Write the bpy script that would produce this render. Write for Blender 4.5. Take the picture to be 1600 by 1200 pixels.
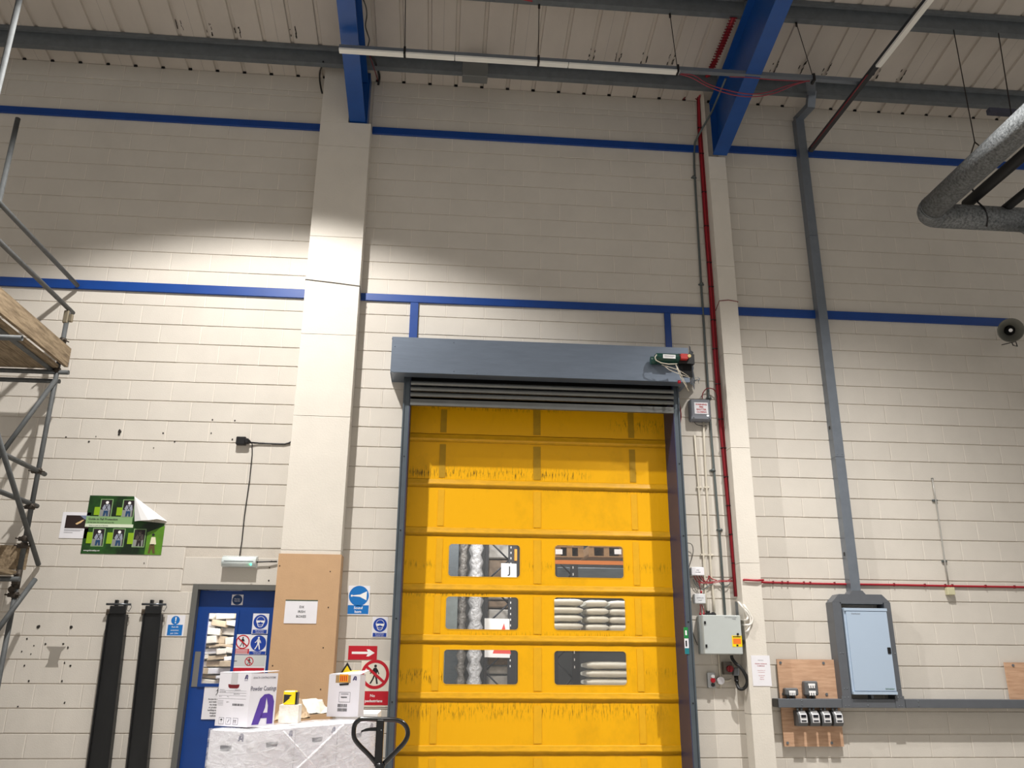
import bpy, bmesh, math, random
from mathutils import Vector, Matrix
random.seed(7)
for o in list(bpy.data.objects): bpy.data.objects.remove(o)
SC = bpy.context.scene; COL = SC.collection
# ------------------------------------------------------------ camera
FPX, YAW, PIT, ROL = 1314.73, -0.084059, 0.322017, 0.007461
CAM = Vector((0, -9.1053, 1.56))
cy_, sy_, cp_, sp_, cr_, sr_ = math.cos(YAW), math.sin(YAW), math.cos(PIT), math.sin(PIT), math.cos(ROL), math.sin(ROL)
def cam2world(x3, y2, z3):
    x1 = cr_*x3 - sr_*z3; z2 = sr_*x3 + cr_*z3
    y1 = cp_*y2 - sp_*z2; dz = sp_*y2 + cp_*z2
    return Vector((cy_*x1 - sy_*y1, sy_*x1 + cy_*y1, dz))
cam = bpy.data.cameras.new('camera'); co = bpy.data.objects.new('camera', cam); COL.objects.link(co)
cam.sensor_width = 36; cam.lens = FPX*36/1600; cam.clip_end = 200; cam.clip_start = .05
R = Matrix((cam2world(1, 0, 0), cam2world(0, 0, 1), -cam2world(0, 1, 0))).transposed()
co.matrix_world = Matrix.Translation(CAM) @ R.to_4x4()
SC.camera = co
def P(u, v, x=None, y=None, z=None):
    """photograph pixel -> point on a given world plane"""
    d = cam2world((u-800)/FPX, 1, (600-v)/FPX)
    if x is not None: t = (x-CAM.x)/d.x
    elif y is not None: t = (y-CAM.y)/d.y
    else: t = (z-CAM.z)/d.z
    return CAM + d*t
# ------------------------------------------------------------ world and light
SC.view_settings.view_transform = 'Standard'; SC.view_settings.look = 'None'
SC.view_settings.gamma = 1; SC.view_settings.use_curve_mapping = False
SC.view_settings.exposure = 0.0
w = bpy.data.worlds.new('world'); SC.world = w; w.use_nodes = True
w.node_tree.nodes['Background'].inputs[0].default_value = (1.0, .94, .87, 1)
w.node_tree.nodes['Background'].inputs[1].default_value = .39
def lamp(x, y, z, power, half=66, blend=.12, rad=.06, even=True, col=(1, .965, .925)):
    """high-bay lamp; beam weakens towards wide angles, shaped to light the wall evenly"""
    l = bpy.data.lights.new('high_bay_lamp', 'SPOT'); l.energy = power; l.spot_size = math.radians(2*half)
    l.spot_blend = blend; l.shadow_soft_size = rad; l.color = col
    if even:
        l.use_nodes = True; nt = l.node_tree; em = nt.nodes['Emission']; N = nt.nodes.new; L = nt.links.new
        tc = N('ShaderNodeTexCoord'); sp = N('ShaderNodeSeparateXYZ'); L(tc.outputs['Normal'], sp.inputs[0])
        q = N('ShaderNodeMath'); q.operation = 'MULTIPLY'; L(sp.outputs[2], q.inputs[0]); L(sp.outputs[2], q.inputs[1])
        w_ = N('ShaderNodeMath'); w_.operation = 'SUBTRACT'; w_.inputs[0].default_value = 1.22; L(q.outputs[0], w_.inputs[1])
        i_ = N('ShaderNodeMath'); i_.operation = 'DIVIDE'; i_.inputs[0].default_value = 1; L(w_.outputs[0], i_.inputs[1]); L(i_.outputs[0], em.inputs[1])
    o = bpy.data.objects.new('high_bay_lamp', l); COL.objects.link(o); o.location = (x, y, z)
lamp(-2.0, -2.9, 7.95, 900, 64, .25)
lamp(4.1, -3.0, 7.4, 900, 60, .85)
lamp(2.3, -5.6, 8.6, 130, 60, .5, .15)
lamp(-1.6, -7.2, 9.0, 1500, 36, .3, .15)
lamp(-6.5, -6.0, 8.6, 90, 64, .5, .15)
# ------------------------------------------------------------ materials
def lin(c):
    r = []
    for v in c:
        v /= 255; r.append(v/12.92 if v <= .04045 else ((v+.055)/1.055)**2.4)
    return (*r, 1)
MC = {}
def M(name, col=(200, 200, 200), rough=.6, metal=0, var=0, scale=6, bump=0, bscale=60, stretch=(1, 1, 1), col2=None, emit=0, trans=0, spec=.5, thr=None, coat=0, bdist=.01):
    if name in MC: return MC[name]
    m = bpy.data.materials.new(name); m.use_nodes = True; nt = m.node_tree; b = nt.nodes['Principled BSDF']
    c = lin(col); b.inputs['Base Color'].default_value = c
    b.inputs['Roughness'].default_value = rough; b.inputs['Metallic'].default_value = metal
    b.inputs['Specular IOR Level'].default_value = spec
    if coat: b.inputs['Coat Weight'].default_value = coat; b.inputs['Coat Roughness'].default_value = .12
    if emit: b.inputs['Emission Color'].default_value = c; b.inputs['Emission Strength'].default_value = emit
    if trans: b.inputs['Alpha'].default_value = 1-trans
    if var or col2 or bump:
        tc = nt.nodes.new('ShaderNodeTexCoord'); geo = nt.nodes.new('ShaderNodeNewGeometry')
        mp = nt.nodes.new('ShaderNodeMapping'); mp.inputs['Scale'].default_value = stretch
        nt.links.new(geo.outputs['Position'], mp.inputs['Vector'])
    if var or col2:
        n = nt.nodes.new('ShaderNodeTexNoise'); n.inputs['Scale'].default_value = scale; n.inputs['Detail'].default_value = 6; n.inputs['Roughness'].default_value = .62
        nt.links.new(mp.outputs[0], n.inputs['Vector'])
        r = nt.nodes.new('ShaderNodeValToRGB'); lo, hi = thr if thr else (.3, .7)
        r.color_ramp.elements[0].position = lo; r.color_ramp.elements[1].position = hi
        c2 = lin(col2) if col2 else tuple([c[i]*(1-var) for i in range(3)]+[1])
        r.color_ramp.elements[0].color = c2; r.color_ramp.elements[1].color = c
        nt.links.new(n.outputs['Fac'], r.inputs[0]); nt.links.new(r.outputs[0], b.inputs['Base Color'])
    if bump:
        n2 = nt.nodes.new('ShaderNodeTexNoise'); n2.inputs['Scale'].default_value = bscale; n2.inputs['Detail'].default_value = 4
        nt.links.new(mp.outputs[0], n2.inputs['Vector'])
        bp = nt.nodes.new('ShaderNodeBump'); bp.inputs['Strength'].default_value = bump; bp.inputs['Distance'].default_value = bdist
        nt.links.new(n2.outputs['Fac'], bp.inputs['Height']); nt.links.new(bp.outputs[0], b.inputs['Normal'])
    MC[name] = m; return m
WALLP = M('painted_block', (211, 205, 195), .75, var=.10, scale=1.6, bump=.35, bscale=90, bdist=.004)
PERP = M('painted_perpend', (226, 219, 208), .8, var=.06, scale=9)
MORT = M('painted_mortar', (210, 202, 190), .85, var=.12, scale=9, bump=.3, bscale=120)
PILP = M('pillar_paint', (221, 215, 204), .7, var=.08, scale=2.2, bump=.2, bscale=50)
BLUE = M('blue_steel_paint', (2, 63, 142), .42, var=.15, scale=5)
BLUED = M('blue_rafter_paint', (20, 76, 150), .35, var=.2, scale=3)
GALV = M('galvanised_steel', (142, 148, 154), .38, .75, var=.2, scale=14)
GALVD = M('dull_galvanised_purlin', (112, 118, 122), .5, .2, var=.25, scale=9)
TRK = M('galvanised_trunking', (128, 136, 146), .36, .5, var=.12, scale=10)
HOOD = M('hood_steel', (122, 133, 148), .36, .6, var=.12, scale=4, stretch=(1, 1, 6))
SLATM = M('shutter_slat_steel', (120, 122, 120), .35, .6, var=.15, scale=6)
JAMB = M('jamb_grey', (96, 106, 114), .4, .45, var=.15, scale=6)
JAMBD = M('jamb_dark', (46, 52, 88), .45)
SHEET = M('roof_liner_sheet', (196, 188, 178), .55, var=.12, scale=2.5, stretch=(1, .4, 1))
GRIME = M('grime', (42, 38, 34), .9)
BLACK = M('black_plastic', (18, 18, 20), .4)
BLACKG = M('black_gloss_paint', (12, 13, 16), .22, coat=.4)
DARK = M('dark_void', (14, 14, 16), .8)
WHITE = M('white_print', (240, 240, 240), .5)
WPAP = M('white_paper', (232, 231, 236), .6, var=.05, scale=8)
RED = M('sign_red', (190, 14, 38), .45)
SBLUE = M('sign_blue', (14, 62, 160), .45)
SCYAN = M('sign_light_blue', (12, 112, 190), .45)
YEL = M('yellow_plastic', (246, 214, 20), .4)
TXT = M('black_print', (24, 24, 28), .6)
GREYP = M('grey_print', (112, 112, 120), .6)
REDC = M('red_fire_cable', (158, 22, 38), .45)
REDD = M('dark_red_cable', (120, 24, 34), .5)
CREAM = M('cream_conduit', (205, 198, 182), .5)
GCON = M('grey_conduit', (92, 100, 100), .45, .3)
BROWNB = M('brown_board', (196, 160, 122), .75, var=.08, scale=5, bump=.1)
PLY = M('plywood', (206, 168, 138), .65, col2=(178, 138, 108), scale=5, stretch=(1, 1, 9), thr=(.25, .62))
SCAFP = M('scaffold_tube_steel', (92, 95, 96), .65, .1, var=.3, scale=16)
RUST = M('scaffold_clamp_steel', (74, 66, 58), .6, .5, var=.4, scale=40)
PLANK = M('weathered_plank', (152, 134, 108), .85, col2=(96, 80, 60), scale=7, stretch=(6, .7, 6), thr=(.3, .62), bump=.3)
# ------------------------------------------------------------ mesh builder
WL = {}
class MB:
    def __init__(s, mat=None): s.v = []; s.f = []; s.m = []; s.mats = []; s.cur = mat; s.sm = []; s.smooth = False
    def use(s, m): s.cur = m; return s
    def face(s, idx):
        if s.cur not in s.mats: s.mats.append(s.cur)
        s.f.append(tuple(idx)); s.m.append(s.mats.index(s.cur)); s.sm.append(s.smooth)
    def poly(s, pts):
        n = len(s.v); s.v += [Vector(p) for p in pts]; s.face(range(n, n+len(pts)))
    def box(s, a, b, ch=0, rot=None, piv=None):
        x0, x1 = sorted((a[0], b[0])); y0, y1 = sorted((a[1], b[1])); z0, z1 = sorted((a[2], b[2]))
        if ch:
            bm = bmesh.new(); bmesh.ops.create_cube(bm, size=1)
            for v in bm.verts: v.co = Vector(((x0+x1)/2+v.co.x*(x1-x0), (y0+y1)/2+v.co.y*(y1-y0), (z0+z1)/2+v.co.z*(z1-z0)))
            bmesh.ops.bevel(bm, geom=bm.edges[:], offset=ch, segments=1, affect='EDGES')
            vs = [v.co.copy() for v in bm.verts]; fs = [[v.index for v in f.verts] for f in bm.faces]; bm.free()
        else:
            vs = [Vector((x, y, z)) for x in (x0, x1) for y in (y0, y1) for z in (z0, z1)]
            fs = [(0, 1, 3, 2), (4, 6, 7, 5), (0, 4, 5, 1), (2, 3, 7, 6), (0, 2, 6, 4), (1, 5, 7, 3)]
        if rot is not None:
            pv = Vector(piv) if piv else Vector(((x0+x1)/2, (y0+y1)/2, (z0+z1)/2))
            vs = [pv + rot @ (v-pv) for v in vs]
        n = len(s.v); s.v += vs
        for f in fs: s.face([n+i for i in f])
        return s
    def obox(s, c, ux, uy, uz, hx, hy, hz):
        """box with half sizes along three unit axes"""
        c = Vector(c); n = len(s.v)
        for a in (-1, 1):
            for b in (-1, 1):
                for d in (-1, 1): s.v.append(c+ux*hx*a+uy*hy*b+uz*hz*d)
        for f in [(0, 1, 3, 2), (4, 6, 7, 5), (0, 4, 5, 1), (2, 3, 7, 6), (0, 2, 6, 4), (1, 5, 7, 3)]: s.face([n+i for i in f])
        return s
    def prism(s, pts, ext):
        ext = Vector(ext); n = len(s.v); k = len(pts); s.v += [Vector(p) for p in pts]; s.v += [Vector(p)+ext for p in pts]
        s.face(range(n, n+k)); s.face(range(n+2*k-1, n+k-1, -1))
        for i in range(k): j = (i+1) % k; s.face((n+i, n+j, n+k+j, n+k+i))
        return s
    def ring(s, rings, close=False, caps=True):
        n = len(s.v); k = len(rings[0])
        for r in rings: s.v += [Vector(p) for p in r]
        sm = s.smooth; s.smooth = True
        for i in range(len(rings)-(0 if close else 1)):
            i2 = (i+1) % len(rings)
            for j in range(k):
                j2 = (j+1) % k; s.face((n+i*k+j, n+i*k+j2, n+i2*k+j2, n+i2*k+j))
        s.smooth = sm
        if caps and not close: s.face(range(n+k-1, n-1, -1)); s.face(range(n+(len(rings)-1)*k, n+len(rings)*k))
        return s
    def tube(s, path, r, seg=8, close=False, flat=None):
        path = [Vector(p) for p in path]; N = len(path); rings = []; prev = None
        for i, p in enumerate(path):
            if close: t = path[(i+1) % N]-path[i-1]
            else: t = path[min(i+1, N-1)]-path[max(i-1, 0)]
            if t.length < 1e-9: t = Vector((0, 0, 1))
            t.normalize()
            if prev is None:
                a = Vector((0, 0, 1)) if abs(t.z) < .9 else Vector((0, 1, 0))
                u = t.cross(a).normalized()
            else:
                u = prev - t*prev.dot(t); u.normalize()
            prev = u; w_ = t.cross(u); rr = r[i] if isinstance(r, (list, tuple)) else r
            rings.append([p+(u*math.cos(2*math.pi*j/seg)+w_*math.sin(2*math.pi*j/seg))*rr for j in range(seg)])
        return s.ring(rings, close)
    def cyl(s, a, b, r, seg=16): return s.tube([a, b], r, seg)
    def pipe_open(s, a, b, r, ri, seg=14):
        """tube with a hollow mouth at a"""
        a = Vector(a); b = Vector(b); t = (b-a).normalized()
        k = Vector((0, 0, 1)) if abs(t.z) < .9 else Vector((0, 1, 0)); u = t.cross(k).normalized(); w_ = t.cross(u)
        R_ = lambda c, q: [c+(u*math.cos(2*math.pi*j/seg)+w_*math.sin(2*math.pi*j/seg))*q for j in range(seg)]
        s.ring([R_(b, r), R_(a, r), R_(a, ri), R_(a+t*.05, ri)])
        return s
    def disc(s, c, r, n, seg=24, th=.002):
        c = Vector(c); n = Vector(n).normalized(); return s.tube([c, c+n*th], r, seg)
    def sphere(s, c, rx, ry=None, rz=None, seg=12, rn=7):
        ry = ry or rx; rz = rz or rx; c = Vector(c)
        rings = []
        for i in range(1, rn):
            a = math.pi*i/rn
            rings.append([c+Vector((rx*math.sin(a)*math.cos(2*math.pi*j/seg), ry*math.sin(a)*math.sin(2*math.pi*j/seg), rz*math.cos(a))) for j in range(seg)])
        return s.ring(rings)
def smooth(pts, k=5):
    pts = [Vector(p) for p in pts]
    if len(pts) < 3: return pts
    out = []; n = len(pts)
    for i in range(n-1):
        p0 = pts[i-1] if i else pts[0]*2-pts[1]; p1, p2 = pts[i], pts[i+1]; p3 = pts[i+2] if i+2 < n else p2*2-p1
        for j in range(k):
            t = j/k; out.append(.5*((2*p1)+(p2-p0)*t+(2*p0-5*p1+4*p2-p3)*t*t+(3*p1-p0-3*p2+p3)*t**3))
    return out+[pts[-1]]
def build(name, mb, parent=None, label=None, cat=None, group=None, kind=None, origin=None):
    vs = mb.v
    lo = Vector([min(v[i] for v in vs) for i in range(3)]); hi = Vector([max(v[i] for v in vs) for i in range(3)])
    c = Vector(origin) if origin is not None else (lo+hi)/2
    if parent is None and origin is None: c.z = lo.z
    me = bpy.data.meshes.new(name); me.from_pydata([v-c for v in vs], [], mb.f)
    for m in mb.mats: me.materials.append(m)
    me.polygons.foreach_set('material_index', mb.m); me.polygons.foreach_set('use_smooth', mb.sm)
    bm = bmesh.new(); bm.from_mesh(me); bmesh.ops.recalc_face_normals(bm, faces=bm.faces[:]); bm.to_mesh(me); bm.free()
    o = bpy.data.objects.new(name, me); COL.objects.link(o)
    o.location = c-(WL[parent] if parent else Vector((0, 0, 0))); WL[o] = c
    if parent: o.parent = parent
    tag(o, label, cat, group, kind); return o
def tag(o, label=None, cat=None, group=None, kind=None):
    for k, v in (('label', label), ('category', cat), ('group', group), ('kind', kind)):
        if v: o[k] = v
    return o
def thing(name, loc, label=None, cat=None, group=None, kind=None):
    o = bpy.data.objects.new(name, None); COL.objects.link(o); o.location = loc; WL[o] = Vector(loc); o.empty_display_size = .05
    return tag(o, label, cat, group, kind)
TXC = {}
def text_polys(st, bold=0):
    if (st, bold) in TXC: return TXC[(st, bold)]
    cu = bpy.data.curves.new('t', 'FONT'); cu.body = st; cu.size = 1; cu.offset = bold; cu.resolution_u = 2; cu.align_x = 'LEFT'
    o = bpy.data.objects.new('t', cu); COL.objects.link(o)
    dg = bpy.context.evaluated_depsgraph_get(); me = bpy.data.meshes.new_from_object(o.evaluated_get(dg))
    vs = [v.co.copy() for v in me.vertices]; fs = [tuple(p.vertices) for p in me.polygons]
    bpy.data.objects.remove(o); bpy.data.curves.remove(cu); bpy.data.meshes.remove(me)
    if vs:
        x0 = min(v.x for v in vs); x1 = max(v.x for v in vs); y0 = 0; 
        vs = [Vector((v.x-x0, v.y, 0)) for v in vs]; wd = x1-x0
    else: wd = 1
    TXC[(st, bold)] = (vs, fs, wd); return TXC[(st, bold)]
class Sign:
    """flat printed thing: draws in fractions of its width / height"""
    def __init__(s, TL, TR, BL, n=None, th=.003, mat=None, back=True):
        s.TL = Vector(TL); s.ex = Vector(TR)-s.TL; s.ez = Vector(BL)-s.TL; s.W = s.ex.length; s.H = s.ez.length
        s.n = Vector(n) if n else s.ex.cross(s.ez).normalized()
        if n is None and s.n.y > 0: s.n = -s.n
        s.L = 0; s.mb = MB(mat)
        if back and mat:
            s.mb.prism([s.TL, s.TL+s.ex, s.TL+s.ex+s.ez, s.TL+s.ez], s.n*th)
        s.off = th if back else 0
    def p(s, x, z, l=1): return s.TL+s.ex*x+s.ez*z+s.n*(s.off+.0006*l)
    def rect(s, x0, z0, x1, z1, m, l=1): s.mb.use(m).poly([s.p(x0, z0, l), s.p(x1, z0, l), s.p(x1, z1, l), s.p(x0, z1, l)]); return s
    def poly(s, pts, m, l=1): s.mb.use(m).poly([s.p(x, z, l) for x, z in pts]); return s
    def circ(s, cx, cz, r, m, l=1, r2=None, seg=28):
        """r in fractions of width"""
        a = s.W/s.H; ring = lambda q: [s.p(cx+q*math.cos(2*math.pi*i/seg), cz+q*a*math.sin(2*math.pi*i/seg), l) for i in range(seg)]
        s.mb.use(m)
        if r2:
            o, i_ = ring(r), ring(r2)
            for k in range(seg): j = (k+1) % seg; s.mb.poly([o[k], o[j], i_[j], i_[k]])
        else: s.mb.poly(ring(r))
        return s
    def line(s, x0, z0, x1, z1, t, m, l=1):
        """t thickness as a fraction of width"""
        a = s.H/s.W; dx, dz = x1-x0, (z1-z0)*a; q = math.hypot(dx, dz) or 1; nx, nz = -dz/q*t/2, dx/q*t/2/a
        return s.poly([(x0+nx, z0+nz), (x1+nx, z1+nz), (x1-nx, z1-nz), (x0-nx, z0-nz)], m, l)
    def text(s, st, x, z, h, m, l=2, width=None, center=True, bold=.01):
        """h capital height as fraction of H; width max width as fraction of W"""
        vs, fs, wd = text_polys(st, bold); sc = h*s.H/.7; kx = sc
        if width and wd*kx > width*s.W: kx = width*s.W/wd
        x0 = x*s.W-(wd*kx/2 if center else 0)
        n = len(s.mb.v); s.mb.use(m); ux = s.ex/s.W; uz = s.ez/s.H; b = s.TL+s.n*(s.off+.0006*l)
        for v in vs: s.mb.v.append(b+ux*(x0+v.x*kx)+uz*(z*s.H-v.y*sc))
        for f in fs: s.mb.face([n+i for i in f])
        return s
    def man(s, cx, cz, h, m, l=2):
        """walking figure, h as a fraction of H"""
        a = s.H/s.W; X = lambda x: cx+x*h*a; Z = lambda z: cz+z*h
        s.circ(X(0), Z(-.42), .075*h*a, m, l)
        s.poly([(X(-.09), Z(-.33)), (X(.06), Z(-.34)), (X(.13), Z(-.2)), (X(.07), Z(.05)), (X(-.08), Z(.05)), (X(-.1), Z(-.1))], m, l)
        s.poly([(X(-.08), Z(.05)), (X(.01), Z(.05)), (X(-.08), Z(.27)), (X(-.2), Z(.48)), (X(-.28), Z(.46)), (X(-.15), Z(.24))], m, l)
        s.poly([(X(-.02), Z(.05)), (X(.08), Z(.05)), (X(.13), Z(.25)), (X(.17), Z(.49)), (X(.08), Z(.49)), (X(.04), Z(.27))], m, l)
        s.poly([(X(-.09), Z(-.32)), (X(-.05), Z(-.22)), (X(-.2), Z(-.06)), (X(-.27), Z(-.02)), (X(-.28), Z(-.07)), (X(-.19), Z(-.13))], m, l)
        s.poly([(X(.05), Z(-.33)), (X(.14), Z(-.22)), (X(.22), Z(-.03)), (X(.18), Z(.01)), (X(.1), Z(-.15))], m, l)
        return s
    def done(s, name, parent=None, **k): return build(name, s.mb, parent, **k)
def psign(u0, v0, u1, v1, y=-.001, mat=None, ur=None, ub=None, th=.003):
    """axis-aligned plate on plane y from photograph corners (top-left, bottom-right)"""
    a = P(u0, v0, y=y); b = P(u1, v1, y=y)
    if ub is not None:   # bottom-left given: keep upright, average left edge
        c = P(ub, v1, y=y); a = Vector(((a.x+c.x)/2, y, a.z)); 
    return Sign((a.x, y, a.z), (b.x, y, a.z), (a.x, y, b.z), n=(0, -1, 0), th=th, mat=mat)
# ------------------------------------------------------------ the room
PX0, PX1, PD = -1.62, -1.01, .2          # left pillar
QX0, QX1, QD = 3.21, 3.43, .2            # right pillar
ZT = 8.63; SL = .18
def roofz(y): return ZT-SL*y
XL, XR, YB = -9.0, 10.0, -13.0
FLOOR = M('concrete_floor', (150, 146, 140), .55, var=.25, scale=1.5)
build('floor', MB(FLOOR).box((XL, YB, -.1), (XR, .3, 0)), kind='structure')
OPX0, OPX1, OPZ = -.375, 2.602, 4.44       # roller door opening
DRX0, DRX1, DRZ = -2.50, -1.625, 2.32    # personnel door opening
def in_frame(x, z):
    d = Vector((x, 0, z))-CAM; q = R.transposed() @ d
    u, v = 800+FPX*q.x/-q.z, 600-FPX*q.y/-q.z
    return -30 < u < 1630 and -25 < v < 1225, q.z
BM_ = {}
def block_mesh(wd, ht):
    k = (round(wd, 2), round(ht, 3))
    if k in BM_: return BM_[k]
    wd, ht = k; c = .003; d = .03
    x, z = wd/2-.0048, ht/2-.0048
    o = [(-x, 0, -z), (x, 0, -z), (x, 0, z), (-x, 0, z)]; m = [(a, -d+c, b) for a, _, b in o]
    f = [((abs(a)-c)*(1 if a > 0 else -1), -d, (abs(b)-c)*(1 if b > 0 else -1)) for a, _, b in o]
    me = bpy.data.meshes.new('block')
    me.from_pydata(o+m+f, [], [(i, (i+1) % 4, 4+(i+1) % 4, 4+i) for i in range(4)]+[(4+i, 4+(i+1) % 4, 8+(i+1) % 4, 8+i) for i in range(4)]+[(8, 9, 10, 11)])
    me.materials.append(WALLP); BM_[k] = me; return me
def bay(name, x0, x1, phase, holes):
    """one bay of blockwork: backing slab and its single blocks"""
    b = MB(MORT)
    xs = sorted({x0, x1}|{h[0] for h in holes}|{h[1] for h in holes}); xs = [x for x in xs if x0 <= x <= x1]
    for i in range(len(xs)-1):
        a, c = xs[i], xs[i+1]; z0 = 0
        for h in holes:
            if h[2] == 0 and h[0] <= a and h[1] >= c: z0 = max(z0, h[3])
        b.box((a, .008, z0), (c, .22, ZT))
    root = build(name, b, kind='structure')
    courses = [(i*.225, (i+1)*.225, i) for i in range(37)]+[(8.325, 8.41, 37), (8.41, ZT, 38)]
    out = []
    for z0, z1, r in courses:
        segs = [(x0, x1)]
        zm = (z0+z1)/2
        for h in holes:
            if h[2] < zm < h[3]+.02:
                ns = []
                for a, c in segs:
                    if h[1] <= a or h[0] >= c: ns.append((a, c)); continue
                    if h[0]-a > .02: ns.append((a, h[0]))
                    if c-h[1] > .02: ns.append((h[1], c))
                segs = ns
        for a, c in segs:
            ph = phase(r, (a+c)/2); k = math.ceil((a-ph+.012)/.45); x = a
            while True:
                e = min(ph+.45*k, c)
                if c-e < .02: e = c
                out.append((x, e, z0, z1)); x = e; k += 1
                if x >= c-1e-6: break
    vis = []; far = []
    for q in out:
        ok, dz = in_frame((q[0]+q[1])/2, (q[2]+q[3])/2)
        (vis if ok else far).append((-(q[1]-q[0])*(q[3]-q[2])/max(-dz, .1)**2, q))
    vis.sort(); far += vis[300:]; vis = vis[:300]
    for _, (a, c, z0, z1) in vis:
        o = bpy.data.objects.new('block', block_mesh(c-a, z1-z0)); COL.objects.link(o); o.parent = root
        o.location = Vector(((a+c)/2, .03+random.uniform(-.0012, .0012), (z0+z1)/2))-WL[root]
        o.rotation_euler = (random.uniform(-.004, .004), 0, random.uniform(-.002, .002))
    m = MB(PERP)
    for _, (a, c, z0, z1) in vis+far:
        if c < x1-.03: m.poly([(c-.0056, -.0004, z0+.006), (c+.0056, -.0004, z0+.006), (c+.0056, -.0004, z1-.006), (c-.0056, -.0004, z1-.006)]); m.poly([(c-.0056, -.0004, z1-.006), (c+.0056, -.0004, z1-.006), (c+.0056, .008, z1-.0055), (c-.0056, .008, z1-.0055)])
    build('mortar_perpend', m, root, kind='stuff')
    if far:
        m = MB(WALLP)
        for _, (a, c, z0, z1) in far: m.box((a+.0042, 0, z0+.0042), (c-.0042, .03, z1-.0042))
        build('blockwork_course', m, root, kind='stuff')
    return root
PHL = lambda r, x: .39 if r % 2 == 0 else .16
PHM = lambda r, x: (.08 if (x < -.4 and r < 23) else -.01) if r % 2 == 0 else .2
PHR = lambda r, x: .012 if r % 2 == 0 else .235
wl = bay('wall_left', XL, PX0+.02, PHL, [(DRX0-.13, PX0+.02, DRZ, 2.60), (DRX0, DRX1+.1, 0, DRZ)])
wm = bay('wall_middle', PX1-.02, QX0+.02, PHM, [(OPX0-.03, OPX1+.03, 0, OPZ)])
wr = bay('wall_right', QX1-.02, XR, PHR, [])
build('lintel', MB(WALLP).box((DRX0-.12, 0, DRZ+.003), (PX0+.02, .03, 2.597), ch=.003), wl)
build('wall_behind_pillar', MB(MORT).box((PX0+.02, .01, 0), (PX1-.02, .22, ZT)).box((QX0+.02, .01, 0), (QX1-.02, .22, ZT)), kind='structure').name = 'wall_rear'
# roof: liner sheets, one metre wide, three ribs each
roof = thing('ceiling', (0, -6, roofz(-6)), kind='structure')
def sheet(x0, n=3):
    b = MB(SHEET); prof = []
    for k in range(n):
        c = x0+(k+.5)/3
        prof += [(c-1/6, 0), (c-.026, 0), (c-.016, .024), (c+.016, .024), (c+.026, 0), (c+1/6-(.002 if k == n-1 else 0), 0)]
    A = [Vector((x, .2, roofz(.2)-.0+h)) for x, h in prof]; B = [Vector((x, YB, roofz(YB)+h)) for x, h in prof]
    for i in range(len(prof)-1):
        b.poly([A[i], A[i+1], B[i+1], B[i]])
    build('roof_sheet', b, roof)
X0S = .013-1/6
for i in range(-9, 10): sheet(X0S+i)
b = MB(M('roof_outer_skin', (90, 92, 95), .7)); b.prism([(XL, .3, roofz(.3)+.06), (XR+.5, .3, roofz(.3)+.06), (XR+.5, YB, roofz(YB)+.06), (XL, YB, roofz(YB)+.06)], (0, 0, .05))
build('roof_deck', b, roof)
b = MB(DARK)   # dark blocks set where the ribs meet the wall head
for i in range(-26, 30):
    c = .013+i/3; b.box((c-.02, -.004, ZT-.012), (c+.02, .01, ZT+.02))
build('rib_gap', b, roof, kind='stuff')
b = MB(GRIME)  # mould streaks that grow down the rib sides beside the purlins
for cx in (-3.288, -2.955, -2.62, -1.955, 2.013, 2.346, 2.68, 3.68, 4.01, 4.35, 4.68, 5.35, 5.68, 1.68):
    for k in range(9):
        y = -.52-random.random()**1.6*.16; x = cx+random.choice((-.03, .03, .026))+random.uniform(-.006, .006); l = random.uniform(.02, .08); t = random.uniform(.003, .008)
        b.poly([(x-t, y, roofz(y)-.001), (x+t, y-.01, roofz(y-.01)-.001), (x+t*.6, y-l, roofz(y-l)-.001), (x-t, y-l*.8, roofz(y-l*.8)-.001)])
build('mould_streak', b, roof, kind='stuff')
# purlins
def purlin(yf, hgt, label, x0=XL, x1=XR):
    zt = roofz(yf)-.004
    prof = [(yf, zt), (yf, zt-.048), (yf+.004, zt-.048), (yf+.004, zt-.006), (yf+.075, zt-.02), (yf+.075, zt-hgt), (yf+.145, zt-hgt), (yf+.145, zt-hgt+.02), (yf+.149, zt-hgt+.02), (yf+.149, zt-hgt-.004), (yf+.07, zt-hgt-.004), (yf+.07, zt-.024)]
    b = MB(GALVD).prism([(x0, y, z) for y, z in prof], (x1-x0, 0, 0))
    return build('roof_purlin', b, label=label, cat='roof purlin')
purlin(-.50, .20, 'galvanised zed roof purlin running along just in front of the block wall head')
purlin(-1.56, .20, 'galvanised zed roof purlin crossing the top right corner, further out from the wall')
for y, w__ in ((-2.9, 'first'), (-4.2, 'second'), (-5.5, 'third')): purlin(y, .2, 'galvanised zed roof purlin above the frame top, %s beyond the visible pair' % w__)
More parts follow.
